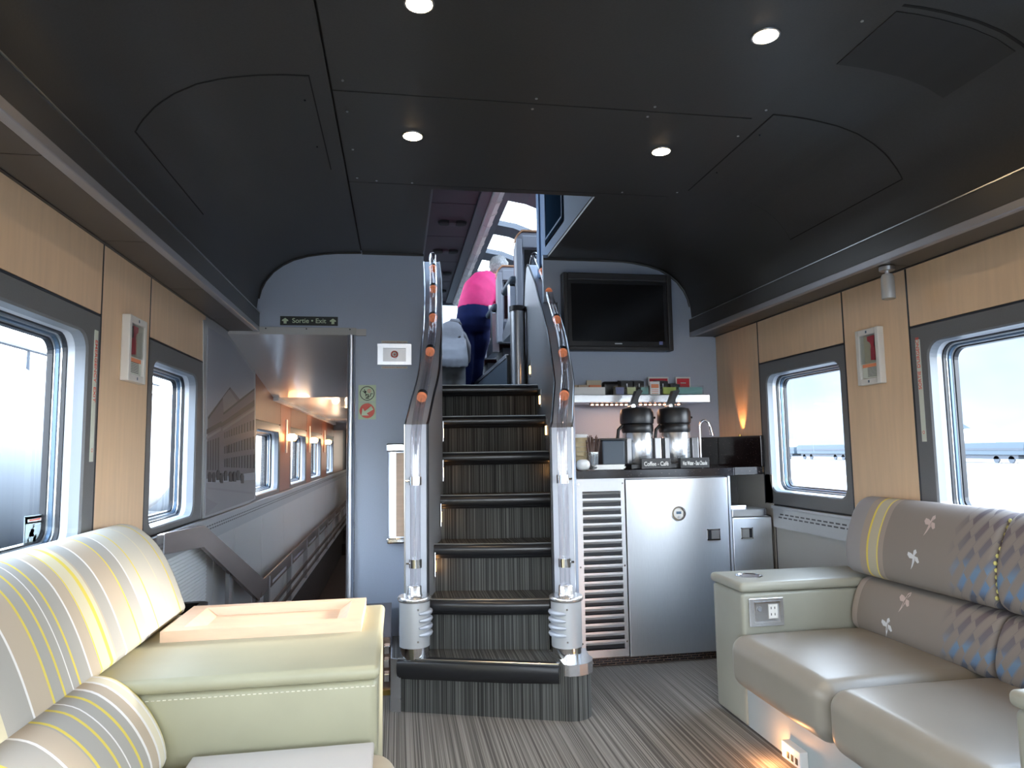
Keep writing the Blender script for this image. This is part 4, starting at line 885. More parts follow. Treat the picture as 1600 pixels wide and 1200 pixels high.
# ------------------------------------------------------------------ wall fittings
def hammer_box(sd, y0, y1, za, zb, lab):
    X = XL if sd < 0 else XR; i = -sd
    def q(a, b): return tuple(sorted((X+i*a, X+i*b)))
    t_ = thing('emergency_hammer_box', lab, 'hammer box', (X, (y0+y1)/2, (za+zb)/2), 'emergency hammer boxes'); T = .028
    g = MB(); g.box(*q(0, T), y0, y0+.022, za, zb).box(*q(0, T), y1-.022, y1, za, zb).box(*q(0, T), y0+.022, y1-.022, za, za+.026).box(*q(0, T), y0+.022, y1-.022, zb-.026, zb)
    g.build('box_frame', 'white_plastic', t_, bevel=.003); box('box_back', 'cream_paper', t_, *q(0, .003), y0+.02, y1-.02, za+.02, zb-.02)
    zl = za+(zb-za)*.38
    lb = box('instruction_label', 'sticker_pale', t_, *q(.016, .018), y0+.024, y1-.024, za+.028, zl); box('orange_band', 'orange_print', lb, *q(.018, .0185), y0+.026, y1-.026, zl-.016, zl-.002)
    for j in range(7): box('print_line', 'ink', lb, *q(.018, .0184), y0+.03, y1-.055 if sd > 0 else y1-.045, za+.034+j*.0058, za+.0362+j*.0058)
    yc = (y0+y1)/2+(-.022 if sd > 0 else -.01)
    M_ = MB().prism([(yc-.012, zl+.01), (yc+.012, zl+.012), (yc+.010, zl+.055), (yc+.006, zl+.07), (yc+.012, zl+.085), (yc+.028, zb-.05), (yc+.028, zb-.032), (yc-.016, zb-.032), (yc-.012, zb-.06), (yc-.008, zl+.075), (yc-.014, zl+.06)], 'x', *q(.006, .02))
    M_.build('hammer', 'red', t_, bevel=.002); box('hammer_head_edge', 'gasket', t_, *q(.006, .019), yc-.019, yc-.013, zb-.075, zb-.034)
    box('clear_cover', 'clear_plastic', t_, *q(.022, .0235), y0+.022, y1-.022, zl, zb-.026)
    g = MB()
    for z in (za+.013, zb-.013): g.box(*q(T, T+.0008), (y0+y1)/2-.004, (y0+y1)/2+.004, z-.005, z+.005)
    g.build('screws', 'gasket_blue', t_)['kind'] = 'stuff'
hammer_box(1, 2.498, 2.64, 1.325, 1.558, 'white box holding a red emergency hammer, on the right wall')
hammer_box(-1, 2.520, 2.685, 1.335, 1.565, 'white emergency hammer box on the left wall')
def exit_strip(sd, y0, y1, za, zb, body, lab, size):
    X = XL if sd < 0 else XR; i = -sd
    t_ = thing('exit_strip', lab, 'sticker', (X, (y0+y1)/2, (za+zb)/2), 'window exit strips'); a, b = sorted((X, X+i*.002)); box('strip_sheet', 'sticker_pale', t_, a, b, y0, y1, za, zb)
    x = X+i*.0022
    if sd > 0: text('strip_text', body, size, 'red_print', (x, y0+.0045, zb-.19), (0, 0, 1), (0, 1, 0), parent=t_, sx=1.0)
    else: text('strip_text', body, size, 'red_print', (x, y0+.0045, zb-.03), (0, 0, -1), (0, 1, 0), parent=t_, sx=1.0)
    o = ring(0, 0, .004, .006, 0, .0001); o.v = [(x, (y0+y1)/2+v[0], za+.035+v[2]) for v in o.v]; o.build('ring_mark', 'red_print', t_)
exit_strip(1, 2.306, 2.328, 1.085, 1.472, 'SORTIE  D\u2019URGENCE', 'pale strip reading SORTIE D\u2019URGENCE beside the right window', .0215)
exit_strip(-1, 2.312, 2.336, 1.062, 1.472, 'EMERGENCY  EXIT', 'pale strip reading EMERGENCY EXIT beside the left window', .0235)
hs = thing('window_sticker', 'black bordered sticker of a pink figure on the left window', 'sticker', (-1.058, 2.1, .9))
mat('sticker_navy', (.03, .03, .09), .5); mat('tint_blue', (.60, .75, .82), .5); mat('sticker_pink', (.85, .22, .36), .5)
for nm, m_, pts in [('sticker_sheet', 'tint_blue', [(2.149, 0.915), (2.26, 0.912), (2.259, 0.807), (2.151, 0.81)]), ('black_band', 'sticker_navy', [(2.152, 0.912), (2.256, 0.909), (2.256, 0.889), (2.154, 0.892)]), ('black_band', 'sticker_navy', [(2.155, 0.829), (2.254, 0.827), (2.254, 0.808), (2.153, 0.809)]), ('edge_line', 'sticker_navy', [(2.154, 0.892), (2.157, 0.892), (2.158, 0.829), (2.155, 0.829)]), ('edge_line', 'sticker_navy', [(2.253, 0.889), (2.256, 0.889), (2.254, 0.826), (2.251, 0.827)]), ('text_band', 'white_paper', [(2.166, 0.904), (2.244, 0.903), (2.243, 0.894), (2.167, 0.896)]), ('text_band', 'white_paper', [(2.164, 0.822), (2.242, 0.821), (2.242, 0.813), (2.164, 0.815)]), ('red_print', 'red_print', [(2.176, 0.902), (2.236, 0.902), (2.235, 0.898), (2.176, 0.899)]), ('red_print', 'red_print', [(2.172, 0.821), (2.235, 0.819), (2.235, 0.816), (2.172, 0.817)]), ('pink_figure', 'sticker_pink', [(2.188, 0.877), (2.203, 0.875), (2.206, 0.869), (2.202, 0.862), (2.209, 0.855), (2.203, 0.852), (2.189, 0.855), (2.186, 0.852), (2.176, 0.857), (2.179, 0.863)]), ('dark_figure', 'sticker_navy', [(2.213, 0.859), (2.219, 0.856), (2.219, 0.846), (2.21, 0.836), (2.2, 0.84), (2.202, 0.85), (2.208, 0.853)]), ('dark_figure', 'sticker_navy', [(2.195, 0.838), (2.204, 0.834), (2.2, 0.827), (2.187, 0.827)]), ('zigzag', 'sticker_navy', [(2.202, 0.889), (2.207, 0.888), (2.2, 0.884), (2.208, 0.881), (2.2, 0.877), (2.196, 0.877), (2.2, 0.881), (2.194, 0.883)]), ('zigzag', 'sticker_navy', [(2.179, 0.854), (2.183, 0.852), (2.176, 0.847), (2.179, 0.842), (2.161, 0.83), (2.158, 0.831), (2.172, 0.842), (2.169, 0.847)])]:
    MB().prism(pts, 'x', -1.0295+(.0003 if nm != 'sticker_sheet' else 0), -1.0292+(.0004 if nm in ('text_band',) else .0007 if nm == 'red_print' else .0002)).build(nm, m_, hs)

# spot lamp under the right soffit
sp = thing('reading_spot', 'short cylinder spot lamp under the right soffit, unlit', 'spot lamp', (1.86, 2.36, 1.757))
MB().lathe([(.028, 1.756), (.028, 1.742), (.024, 1.740)], (1.855, 2.33, 0), 20).build('mount', 'silver', sp)
MB().lathe([(.008, 1.742), (.008, 1.725)], (1.855, 2.33, 0), 12).build('stem', 'silver', sp)
MB().lathe([(.018, 1.727), (.0235, 1.715), (.0245, 1.64), (.0245, 1.632)], (1.855, 2.33, 0), 20).build('cylinder', 'alu_grey', sp)
MB().lathe([(.0245, 1.6315), (.020, 1.630), (.018, 1.638)], (1.855, 2.33, 0), 20).build('lens', 'clear_plastic', sp)
# downlights
for i, (x, y) in enumerate(((.054, 1.694), (1.022, 1.700), (.053, 2.455), (1.013, 2.463), (.054, .5), (1.02, .5), (.054, -1.0), (1.02, -1.0))):
    nm = ('near left', 'near right', 'far left', 'far right', 'overhead left', 'overhead right', 'rear left', 'rear right')[i]
    d_ = thing('downlight', 'round warm recessed downlight in the dark ceiling, %s' % nm, 'ceiling light', (x, y, 2.23), 'recessed ceiling downlights')
    MB().lathe([(.040, 2.2295), (.039, 2.2265), (.034, 2.2262)], (x, y, 0), 24).build('trim_ring', 'steel_dark', d_)
    MB().lathe([(.034, 2.2262), (.030, 2.225), (.012, 2.2245)], (x, y, 0), 24).build('bulb', 'lamp_warm', d_)
    L = bpy.data.lights.new('downlight_beam', 'SPOT'); L.energy = 10; L.color = (1, .72, .45); L.spot_size = R(95); L.spot_blend = .8; L.shadow_soft_size = .03
    lo_ = bpy.data.objects.new('downlight_beam', L); lo_.location = (x, y, 2.215); C.objects.link(lo_); lo_.parent = d_; lo_.matrix_parent_inverse = wm(d_).inverted()
L = bpy.data.lights.new('counter_uplight', 'SPOT'); L.energy = 2.5; L.color = (1, .42, .15); L.spot_size = R(50); L.spot_blend = .6; L.shadow_soft_size = .01
bl = thing('backsplash_light', 'tiny warm lamp on the backsplash glowing on the wood', 'lamp', (1.90, 3.72, 1.14))
MB().lathe([(.008, 1.135), (.008, 1.145)], (1.944, 3.72, 0), 10).build('lamp_body', 'gold', bl)
lo_ = bpy.data.objects.new('counter_uplight', L); lo_.location = (1.915, 3.70, 1.14); lo_.rotation_euler = (R(180), R(18), 0); C.objects.link(lo_); lo_.parent = bl; lo_.matrix_parent_inverse = wm(bl).inverted()

# ------------------------------------------------------------------ sofas
def bolster(name, m, prof_, y0, y1, parent, rnd=.03):
    p = smooth_loop(prof_, 2); cx = sum(q[0] for q in p)/len(p); cz = sum(q[1] for q in p)/len(p); loops = []
    ends = [(0, .80), (.12, .90), (.35, .965), (.7, .993), (1, 1)]
    for t, s_ in ends: loops.append([(cx+(q[0]-cx)*s_, y0+rnd*t, cz+(q[1]-cz)*s_) for q in p])
    n = max(2, int((y1-y0)/.05))
    for i in range(1, n):
        loops.append([(q[0], y0+rnd+(y1-y0-2*rnd)*i/n, q[1]) for q in p])
    for t, s_ in ends[::-1]: loops.append([(cx+(q[0]-cx)*s_, y1-rnd*t, cz+(q[1]-cz)*s_) for q in p])
    g = MB().bridge(loops, smooth=True); k_ = len(p); g.add(loops[0], [tuple(range(k_))]).add(loops[-1], [tuple(range(k_))])
    return g.build(name, m, parent, weld=True)
sl = thing('cream_sofa', 'cream leather sofa with striped back cushions along the left windows', 'sofa', (-.5, 1.2, 0))
box('sofa_base', 'sofa_base', sl, -.92, -.085, .22, 2.40, .02, .20, bevel=.01)
MB().rbox(-.916, -.050, 1.77, 2.45, .02, .528, .018).build('arm', 'leather_cream', sl); MB().rbox(-.916, -.044, 1.762, 2.458, .527, .562, .016).build('arm_pad', 'leather_cream', sl)
MB().rbox(-.916, -.050, .0, .22, .02, .528, .018).build('arm', 'leather_cream', sl); MB().rbox(-.916, -.044, -.01, .23, .527, .562, .016).build('arm_pad', 'leather_cream', sl)
sq = MB()
y = 0
for i in range(60): sq.box(-.80+i*.0125, -.793+i*.0125, 1.7685, 1.7705, .513, .5145)
so2 = sq.build('stitching', 'thread', sl); so2['kind'] = 'stuff'
for a_, b_ in ((1.00, 1.765), (.235, 1.0)): MB().rbox(-.70, -.002, a_, b_, .17, .372, .055, puff=.012, n=5).build('seat_cushion', 'leather_seat_cream', sl)
box('sofa_back', 'sofa_base', sl, -.916, -.88, .22, 2.40, .2, .62)
UL = [(-.672, .566), (-.690, .62), (-.712, .68), (-.742, .745), (-.780, .805), (-.83, .850), (-.88, .864), (-.918, .85), (-.916, .62), (-.90, .566), (-.78, .560)]
LLp = [(-.515, .372), (-.520, .43), (-.555, .50), (-.60, .552), (-.650, .586), (-.72, .588), (-.86, .58), (-.87, .40), (-.80, .36), (-.60, .352)]
bolster('upper_back_cushion', 'stripe_upper', UL, 1.20, 2.455, sl); bolster('upper_back_cushion', 'stripe_upper', UL, .0, 1.195, sl)
bolster('lower_back_cushion', 'stripe_lower', LLp, 1.0, 1.768, sl); bolster('lower_back_cushion', 'stripe_lower', LLp, .235, .995, sl)
tr = thing('wooden_tray', 'pale maple recessed tray set on the cream sofa arm', 'tray', (-.37, 2.25, .56))
g = MB(); X0, X1, Y0, Y1 = -.650, -.105, 2.10, 2.425; i0, i1, j0, j1 = X0+.05, X1-.045, Y0+.045, Y1-.035; Z0, Z1 = .562, .592
o_ = [(X0, Y0), (X1, Y0), (X1, Y1), (X0, Y1)]; i_ = [(i0, j0), (i1, j0), (i1, j1), (i0, j1)]; k_ = [(i0+.035, j0+.012), (i1-.035, j0+.012), (i1-.035, j1-.012), (i0+.035, j1-.012)]
g.bridge([[(x, y, Z0) for x, y in o_], [(x, y, Z1) for x, y in o_], [(x, y, Z1) for x, y in i_], [(x, y, Z0+.006) for x, y in k_]])
g.add([(x, y, Z0+.006) for x, y in k_], [(0, 1, 2, 3)]).add([(x, y, Z0) for x, y in o_], [(0, 1, 2, 3)])
g.build('tray_body', 'maple_pale', tr)
fo = tag(MB().rbox(-.46, -.055, 1.50, 1.735, .384, .398, .005).build('folder', 'grey_folder'), 'flat grey folder lying on the cream sofa seat', 'folder')
bn = thing('black_bin', 'black open bin standing behind the cream sofa arm', 'bin', (-.83, 2.72, 0))
def rc(x0, x1, y0, y1, rd): return [(p[0], p[1]) for p in rr_loop(x0, x1, y0, y1, rd, 5)]
a_ = rc(-.916, -.735, 2.49, 2.97, .04); b_ = rc(-.90, -.765, 2.53, 2.94, .02)
g = MB().bridge([[(x, y, .02) for x, y in a_], [(x, y, .50) for x, y in a_], [(x, y, .50) for x, y in b_], [(x, y, .06) for x, y in b_]]); g.build('bin_shell', 'black_plastic', bn)
MB().bridge([[(x, y, .484) for x, y in rc(-.927, -.733, 2.488, 2.972, .04)], [(x, y, .488) for x, y in rc(-.927, -.733, 2.488, 2.972, .04)]]).build('bin_edge', 'soffit_lip', bn)

sr = thing('patterned_sofa', 'grey green leather sofa with bird patterned back cushions on the right', 'sofa', (1.6, 1.9, 0))
MB().rbox(1.31, 1.945, 2.55, 2.805, .015, .512, .015).build('arm', 'leather_green', sr); MB().rbox(1.302, 1.945, 2.543, 2.812, .514, .552, .016).build('arm_pad', 'leather_green', sr)
MB().rbox(1.30, 1.945, 1.10, 1.345, .015, .512, .015).build('arm', 'leather_green', sr); MB().rbox(1.292, 1.945, 1.093, 1.352, .514, .552, .016).build('arm_pad', 'leather_green', sr)
box('sofa_base', 'sofa_base', sr, 1.315, 1.94, 1.34, 2.55, .02, .20)
for a_, b_ in ((1.945, 2.545), (1.35, 1.943)): MB().rbox(1.238, 1.86, a_, b_, .185, .368, .055, puff=.010, n=5).build('seat_cushion', 'leather_tan', sr)
UR = [(1.80, .572), (1.785, .62), (1.79, .70), (1.815, .775), (1.85, .84), (1.885, .865), (1.92, .868), (1.948, .85), (1.950, .60), (1.93, .565), (1.86, .56)]
LR = [(1.765, .365), (1.755, .41), (1.775, .49), (1.805, .545), (1.84, .562), (1.90, .562), (1.945, .55), (1.945, .38), (1.90, .36), (1.80, .355)]
bolster('upper_back_cushion', 'bird_fabric', UR, 1.885, 2.60, sr); bolster('upper_back_cushion', 'bird_fabric', UR, 1.12, 1.88, sr)
bolster('lower_back_cushion', 'bird_fabric_low', LR, 1.885, 2.545, sr); bolster('lower_back_cushion', 'bird_fabric_low', LR, 1.35, 1.88, sr)
mat('bird_white', (.68, .70, .74), .6); mat('bird_pink', (.55, .44, .42), .6)
def bird(y, z, m, prof_):
    # flat embroidered bird lying on the cushion front
    p = smooth_loop(prof_, 2); xs = []
    def sx_(zz):
        best = 9
        for (x0, z0_), (x1, z1_) in zip(p, p[1:]+p[:1]):
            if (z0_-zz)*(z1_-zz) <= 0 and z0_ != z1_: best = min(best, x0+(x1-x0)*(zz-z0_)/(z1_-z0_))
        return best
    g = MB()
    shapes = [[(.002, .022), (-.005, .026), (-.010, .018), (-.003, .010), (-.004, -.004), (.004, -.020), (.012, -.030), (.006, -.012), (.004, .006)],
              [(.0, .008), (.010, .014), (.022, .016), (.024, .008), (.016, .0), (.004, .0)], [(-.002, .008), (-.014, .006), (-.020, -.006), (-.014, -.010), (-.006, -.004)]]
    for s_ in shapes:
        vs = [(sx_(z+q[1]*1.3)-.0015, y+q[0]*1.3, z+q[1]*1.3) for q in s_]; g.add(vs, [tuple(range(len(vs)))])
    g.build('embroidered_bird', m, sr)
for y, z, m_, pf in ((2.167, .796, 'bird_pink', UR), (2.21, .675, 'bird_white', UR), (2.27, .515, 'bird_pink', LR), (2.33, .415, 'bird_white', LR)): bird(y, z, m_, pf)
bt = MB()
for i in range(12):
    zz = .60+i*.021; bt.lathe([(.004, zz), (.006, zz+.006), (.003, zz+.012)], (1.80+max(0, (i-5))*.011, 1.8825+random.uniform(-.004, .004), 0), 6)
mat('yellow_thread', (.66, .62, .22), .6); bt.build('yellow_knots', 'yellow_thread', sr)
cu_ = MB().lathe([(.054, .551), (.054, .5545), (.046, .5550), (.044, .553)], (1.412, 2.68, 0), 28).build('cup_holder_ring', 'chrome', sr)
MB().lathe([(.039, .5532), (.02, .5528)], (1.412, 2.68, 0), 24).build('cup_holder_well', 'bronze_steel', cu_)
pp = box('socket_plate', 'steel_plain', sr, 1.335, 1.478, 2.543, 2.549, .385, .492, bevel=.002)
g = MB()
for q in ((1.352, 1.357, .405, .474), (1.456, 1.461, .405, .474), (1.352, 1.461, .474, .479), (1.352, 1.461, .40, .405)): g.box(q[0], q[1], 2.539, 2.544, q[2], q[3])
g.build('socket_bezel', 'chrome', pp); box('socket_well', 'silver', pp, 1.357, 1.456, 2.5415, 2.543, .405, .474)
sk = box('socket_face', 'white_plastic', pp, 1.412, 1.45, 2.538, 2.5415, .415, .468)
for x, z in ((1.421, .450), (1.436, .450), (1.421, .426), (1.436, .426)): box('pin_hole', 'ink', pp, x, x+.003, 2.5375, 2.538, z, z+.009)
MB().lathe([(.010, 2.5415), (.009, 2.538)], (1.376, 0, .452), 12, ax='y').build('switch_mark', 'steel_dark', pp)
kp = box('courtesy_lamp', 'white_plastic', sr, 1.285, 1.315, 2.16, 2.27, .03, .085, bevel=.003)
for y in (2.175, 2.20, 2.225): box('lamp_slot', 'ink', kp, 1.2835, 1.285, y, y+.012, .04, .06)
L = bpy.data.lights.new('courtesy_light', 'POINT'); L.energy = .7; L.color = (1, .42, .15); L.shadow_soft_size = .015
lo_ = bpy.data.objects.new('courtesy_light', L); lo_.location = (1.25, 2.28, .05); C.objects.link(lo_); lo_.parent = sr; lo_.matrix_parent_inverse = wm(sr).inverted()

# ------------------------------------------------------------------ upper dome level
dk = MB().box(.20, .86, 4.74, 10.5, 1.40, 1.462).box(-1.0, .29, 4.75, 10.5, 1.675, 1.72).box(.735, 2.02, 4.60, 10.5, 1.40, 1.72).box(-1.0, .14, 4.035, 4.8, 1.79, 1.83)
do_ = dk.build('floor_dome', 'carpet_stair'); tag(do_, kind='structure')
box('platform_edge', 'steel', do_, .725, .745, 4.62, 10.4, 1.70, 1.728); box('platform_edge', 'steel', do_, .28, .30, 4.7, 10.4, 1.70, 1.728)
box('platform_side', 'pad_grey', do_, .73, .735, 4.6, 10.5, 1.462, 1.72)
ds = MB().box(-1.05, -.97, 2.9, 10.6, 1.5, 2.35).box(1.99, 2.07, 2.9, 10.6, 1.5, 2.35)
dso = ds.build('wall_dome', 'dome_grey'); tag(dso, kind='structure')
# end wall of the dome with windows
ew = MB().box(-1.05, .50, 10.42, 10.5, 1.4, 2.55).box(.50, .92, 10.42, 10.5, 1.4, 2.62).box(.92, 2.07, 10.42, 10.5, 1.4, 2.55).box(-1.05, 2.07, 10.42, 10.5, 3.30, 3.5)
for a_, b_ in ((-1.05, -.9), (.05, .13), (.455, .50), (.905, .96), (1.85, 2.07)): ew.box(a_, b_, 10.42, 10.5, 2.5, 3.32)
ewo = ew.build('wall_dome_end', 'dome_frame'); tag(ewo, kind='structure')
for a_, b_ in ((-.9, .05), (.13, .455), (.50, .905), (.96, 1.85)): box('pane', 'dome_glass', ewo, a_, b_, 10.46, 10.465, 2.5, 3.32)
# stairwell shaft above the lounge ceiling
sh_ = MB().box(.10, .142, 2.92, 4.2, 2.245, 3.45).box(.10, 1.0, 2.90, 2.965, 2.245, 3.45).box(-1.05, .10, 4.1, 4.2, 2.2, 3.3).box(.96, 2.05, 4.12, 4.18, 1.5, 3.42)
shw = sh_.build('wall_stairwell', 'dome_grey'); tag(shw, kind='structure')
bw = MB().box(.896, .94, 2.972, 4.20, 2.2435, 3.45).build('wall_stairwell_right', 'dome_blue'); tag(bw, kind='structure')
bd_ = box('locker_door', 'dome_dark', bw, .893, .900, 3.585, 4.055, 2.335, 3.2)
g = MB()
for q in ((3.57, 3.585, 2.32, 3.2), (4.055, 4.068, 2.32, 3.2), (3.57, 4.068, 2.318, 2.333)): g.box(.896, .900, *q)
g.build('door_gap', 'dome_dark', bw)
for q in ((3.600, 3.612, 2.350, 3.2), (4.03, 4.042, 2.35, 3.2), (3.6, 4.04, 2.350, 2.362)): box('door_bead', 'dome_blue', bd_, .889, .893, *q)
box('corner_post', 'dome_blue', bw, .885, .955, 4.20, 4.27, 2.16, 3.42, bevel=.004)
# dome ceiling and glazing
cx0, cx1 = .185, .835
dc = MB().box(cx0, cx1, 2.9, 10.5, 3.36, 3.42).box(-1.05, 2.05, 2.9, 4.12, 3.42, 3.46).build('ceiling_dome', 'purple_grey'); tag(dc, kind='structure')
y = 4.2
while y < 10.3:
    box('ceiling_panel', 'purple_grey', dc, .30, .715, y+.004, min(y+.985, 10.4), 3.345, 3.362, bevel=.003)
    for x in (.455, .615):
        v_ = MB().lathe([(.066, 3.345), (.058, 3.322), (.040, 3.318)], (x, y+.52, 0), 18).build('air_vent', 'ceiling_void', dc)
        box('vent_flap', 'ceiling_void', v_, x-.03, x+.03, y+.50, y+.54, 3.336, 3.34)
    MB().lathe([(.06, 3.345), (.052, 3.322), (.01, 3.318)], (.535, y+.52, 0), 18).build('speaker_disc', 'purple_grey', dc)
    y += .99
for sd in (-1, 1):
    def q(x): return x if sd > 0 else 1.02-x
    box('ceiling_cove', 'dome_grey', dc, *sorted((q(.72), q(.815))), 4.2, 10.4, 3.32, 3.35)
    MB().prism([(q(.822), 3.33), (q(.83), 3.30), (q(.87), 3.285), (q(.915), 3.30), (q(.925), 3.335), (q(.92), 3.36), (q(.83), 3.36)], 'y', 4.2, 10.4, smooth=False).build('air_duct', 'duct', dc)
    y = 4.3
    while y < 10.3:
        MB().tube([(q(.822), y, 3.325), (q(.835), y, 3.292), (q(.87), y, 3.278), (q(.912), y, 3.292), (q(.928), y, 3.325)], .004, 6).build('duct_ring', 'duct', dc); y += .33
arc = [(.93, 3.345), (1.15, 3.31), (1.40, 3.22), (1.62, 3.06), (1.80, 2.84), (1.92, 2.58), (1.97, 2.33)]
for sd in (-1, 1):
    def q(x): return x if sd > 0 else 1.02-x
    rib = MB(); arc2 = [(q(x), z) for x, z in arc]; out2 = [(q(x+.03), z+.05) for x, z in arc]
    ys = [4.89+.985*i for i in range(6)]
    gl = thing('window_%d' % (31 if sd > 0 else 32), None, None, (q(1.5), 7, 3), kind='structure')
    for y in ys:
        a0, b0 = y-.15, y+.15
        MB().bridge([[(x, a0, z) for x, z in arc2], [(x, b0, z) for x, z in arc2], [(x, b0, z) for x, z in out2], [(x, a0, z) for x, z in out2], [(x, a0, z) for x, z in arc2]], closed=False).build('dome_rib', 'dome_frame', gl)
    for y in ys:
        g = MB().bridge([[(x, y-.835, z+.02) for x, z in arc2], [(x, y-.15, z+.02) for x, z in arc2]], closed=False, smooth=True).build('pane', 'dome_glass', gl)
    box('top_rail', 'dome_frame', gl, *sorted((q(.915), q(.985))), 4.1, 10.4, 3.32, 3.37); box('bottom_rail', 'dome_frame', gl, *sorted((q(1.93), q(2.03))), 4.1, 10.4, 2.30, 2.38)
    MB().bridge([[(x, 2.9, z) for x, z in arc2], [(x, 4.12, z) for x, z in arc2]], closed=False).build('blind_panel', 'dome_grey', gl)

# seats
def seat(y, sd, lab, x0=.87):
    z = 1.72; w_ = .50
    t_ = thing('dome_seat', lab, 'seat', (x0, y, z), 'dome seats right of the aisle' if sd > 0 else 'dome seats left of the aisle')
    def X(a, b): return (x0+a, x0+b) if sd > 0 else (x0-b, x0-a)
    def pr_(pts): return pts
    a, b = X(0, w_)
    out = [(a, z+.30), (a, z+.88), (a+.015, z+.95), (a+.05, z+.985), (b-.05, z+.985), (b-.015, z+.95), (b, z+.88), (b, z+.30)]
    MB().prism(out, 'y', y, y+.07).build('back_shell', 'seat_shell', t_, bevel=.008)
    tp = [(a, z+.90), (a+.015, z+.955), (a+.05, z+.99), (b-.05, z+.99), (b-.015, z+.955), (b, z+.90)]; tq = [(a-.006, z+.90), (a+.008, z+.962), (a+.045, z+1.003), (b-.045, z+1.003), (b-.008, z+.962), (b+.006, z+.90)]
    MB().bridge([[(x, y-.012, q_) for x, q_ in tp], [(x, y-.012, q_) for x, q_ in tq], [(x, y+.09, q_) for x, q_ in tq], [(x, y+.09, q_) for x, q_ in tp]], closed=False).build('top_trim', 'seat_trim', t_)
    g = MB()
    for q_ in ((a, a+.045, z+.30, z+.93), (b-.045, b, z+.30, z+.93), (a+.045, b-.045, z+.86, z+.955)): g.box(q_[0], q_[1], y-.03, y, q_[2], q_[3])
    g.build('back_surround', 'seat_shell', t_, bevel=.008)
    box('back_screen', 'tv_screen', t_, a+.065, b-.065, y-.008, y, z+.52, z+.85); box('table_panel', 'dome_frame', t_, a+.06, b-.06, y-.012, y, z+.32, z+.49)
    MB().rbox(a+.01, b-.01, y+.07, y+.19, z+.33, z+.93, .04).build('back_cushion', 'seat_fabric', t_)
    MB().rbox(a+.01, b-.01, y+.12, y+.60, z+.28, z+.42, .04).build('seat_cushion', 'seat_fabric', t_)
    box('seat_pedestal', 'dome_frame', t_, a+.06, b-.06, y+.10, y+.50, z, z+.27)
    for xa in (a-.04, b-.02):
        ar = thing_part = MB().prism([(y+.04, z+.30), (y+.04, z+.58), (y+.10, z+.62), (y+.16, z+.62), (y+.16, z+.36), (y+.46, z+.28), (y+.46, z+.22), (y+.04, z+.22)], 'x', xa, xa+.06).build('armrest_frame', 'silver', t_, bevel=.006)
        MB().rbox(xa-.006, xa+.066, y+.02, y+.48, z+.60, z+.66, .028).build('armrest_pad', 'pad_grey', ar)
    return t_
seat(4.98, 1, 'grey shell dome seat with orange trim nearest the stairs'); seat(5.98, 1, 'second dome seat, right beside the person in pink')
seat(7.06, 1, 'third dome seat, mostly hidden beyond the person in pink'); 
for y in (5.2, 6.2, 7.2, 8.2): seat(y, -1, 'dome seat left of the aisle, %s row from the stairs' % {5.2: 'first', 6.2: 'second', 7.2: 'third', 8.2: 'fourth'}[y], .15)

# people
def body(name, m, rings, limbs, parent, vox=.013, smooth=5):
    """one continuous skin: a lofted trunk fused with tapering limbs"""
    g = MB(); loops = []
    for c, lat, dep in rings:
        c, lat, dep = Vector(c), Vector(lat), Vector(dep)
        loops.append([c+lat*math.cos(2*math.pi*i/20)+dep*math.sin(2*math.pi*i/20) for i in range(20)])
    g.bridge(loops); g.add(loops[0], [tuple(range(20))]).add(loops[-1], [tuple(range(20))])
    for pts, rads in limbs: g.tube(pts, rads, 14)
    me = g.mesh(name, m); o = bpy.data.objects.new(name, me); C.objects.link(o)
    rm = o.modifiers.new('fuse', 'REMESH'); rm.mode = 'VOXEL'; rm.voxel_size = vox; rm.use_smooth_shade = True
    s_ = o.modifiers.new('smooth', 'SMOOTH'); s_.iterations = smooth; s_.factor = .6
    m2 = bpy.data.meshes.new_from_object(o.evaluated_get(bpy.context.evaluated_depsgraph_get())); bpy.data.objects.remove(o)
    m2.materials.clear(); m2.materials.append(MATS[m]); o = bpy.data.objects.new(name, m2)
    for p in m2.polygons: p.use_smooth = True
    return put(o, parent)
def face(parent, c, fwd, up, hair='grey_hair'):
    c = Vector(c); fwd = Vector(fwd).normalized(); up = (Vector(up)-fwd*Vector(up).dot(fwd)).normalized(); sd_ = fwd.cross(up)
    def B(n_, m_, off, rad, p_=parent):
        me = bpy.data.meshes.new(n_); bm = bmesh.new(); bmesh.ops.create_uvsphere(bm, u_segments=20, v_segments=14, radius=1)
        for v in bm.verts:
            q_ = v.co; v.co = c+sd_*(off[0]+q_.x*rad[0])+fwd*(off[1]+q_.y*rad[1])+up*(off[2]+q_.z*rad[2])
        bm.to_mesh(me); bm.free()
        for p in me.polygons: p.use_smooth = True
        me.materials.append(MATS[m_]); return put(bpy.data.objects.new(n_, me), p_)
    hd = B('head', 'skin', (0, 0, 0), (.073, .09, .11)); B('jaw', 'skin', (0, .025, -.06), (.05, .055, .055))
    B('nose', 'skin', (0, .095, -.01), (.012, .02, .022))
    for s_ in (-1, 1): B('eye', 'eye', (s_*.03, .08, .015), (.011, .008, .008)); B('ear', 'skin', (s_*.075, -.005, -.005), (.01, .02, .03))
    B('mouth', 'red', (0, .078, -.05), (.022, .006, .005))
    hr = B('hair', hair, (0, -.018, .022), (.088, .096, .112))
    for v in hr.data.vertices:
        d_ = (v.co-c).normalized(); v.co += d_*(random.random()*.016+.006*math.sin(d_.x*38+d_.z*25))
    return hr
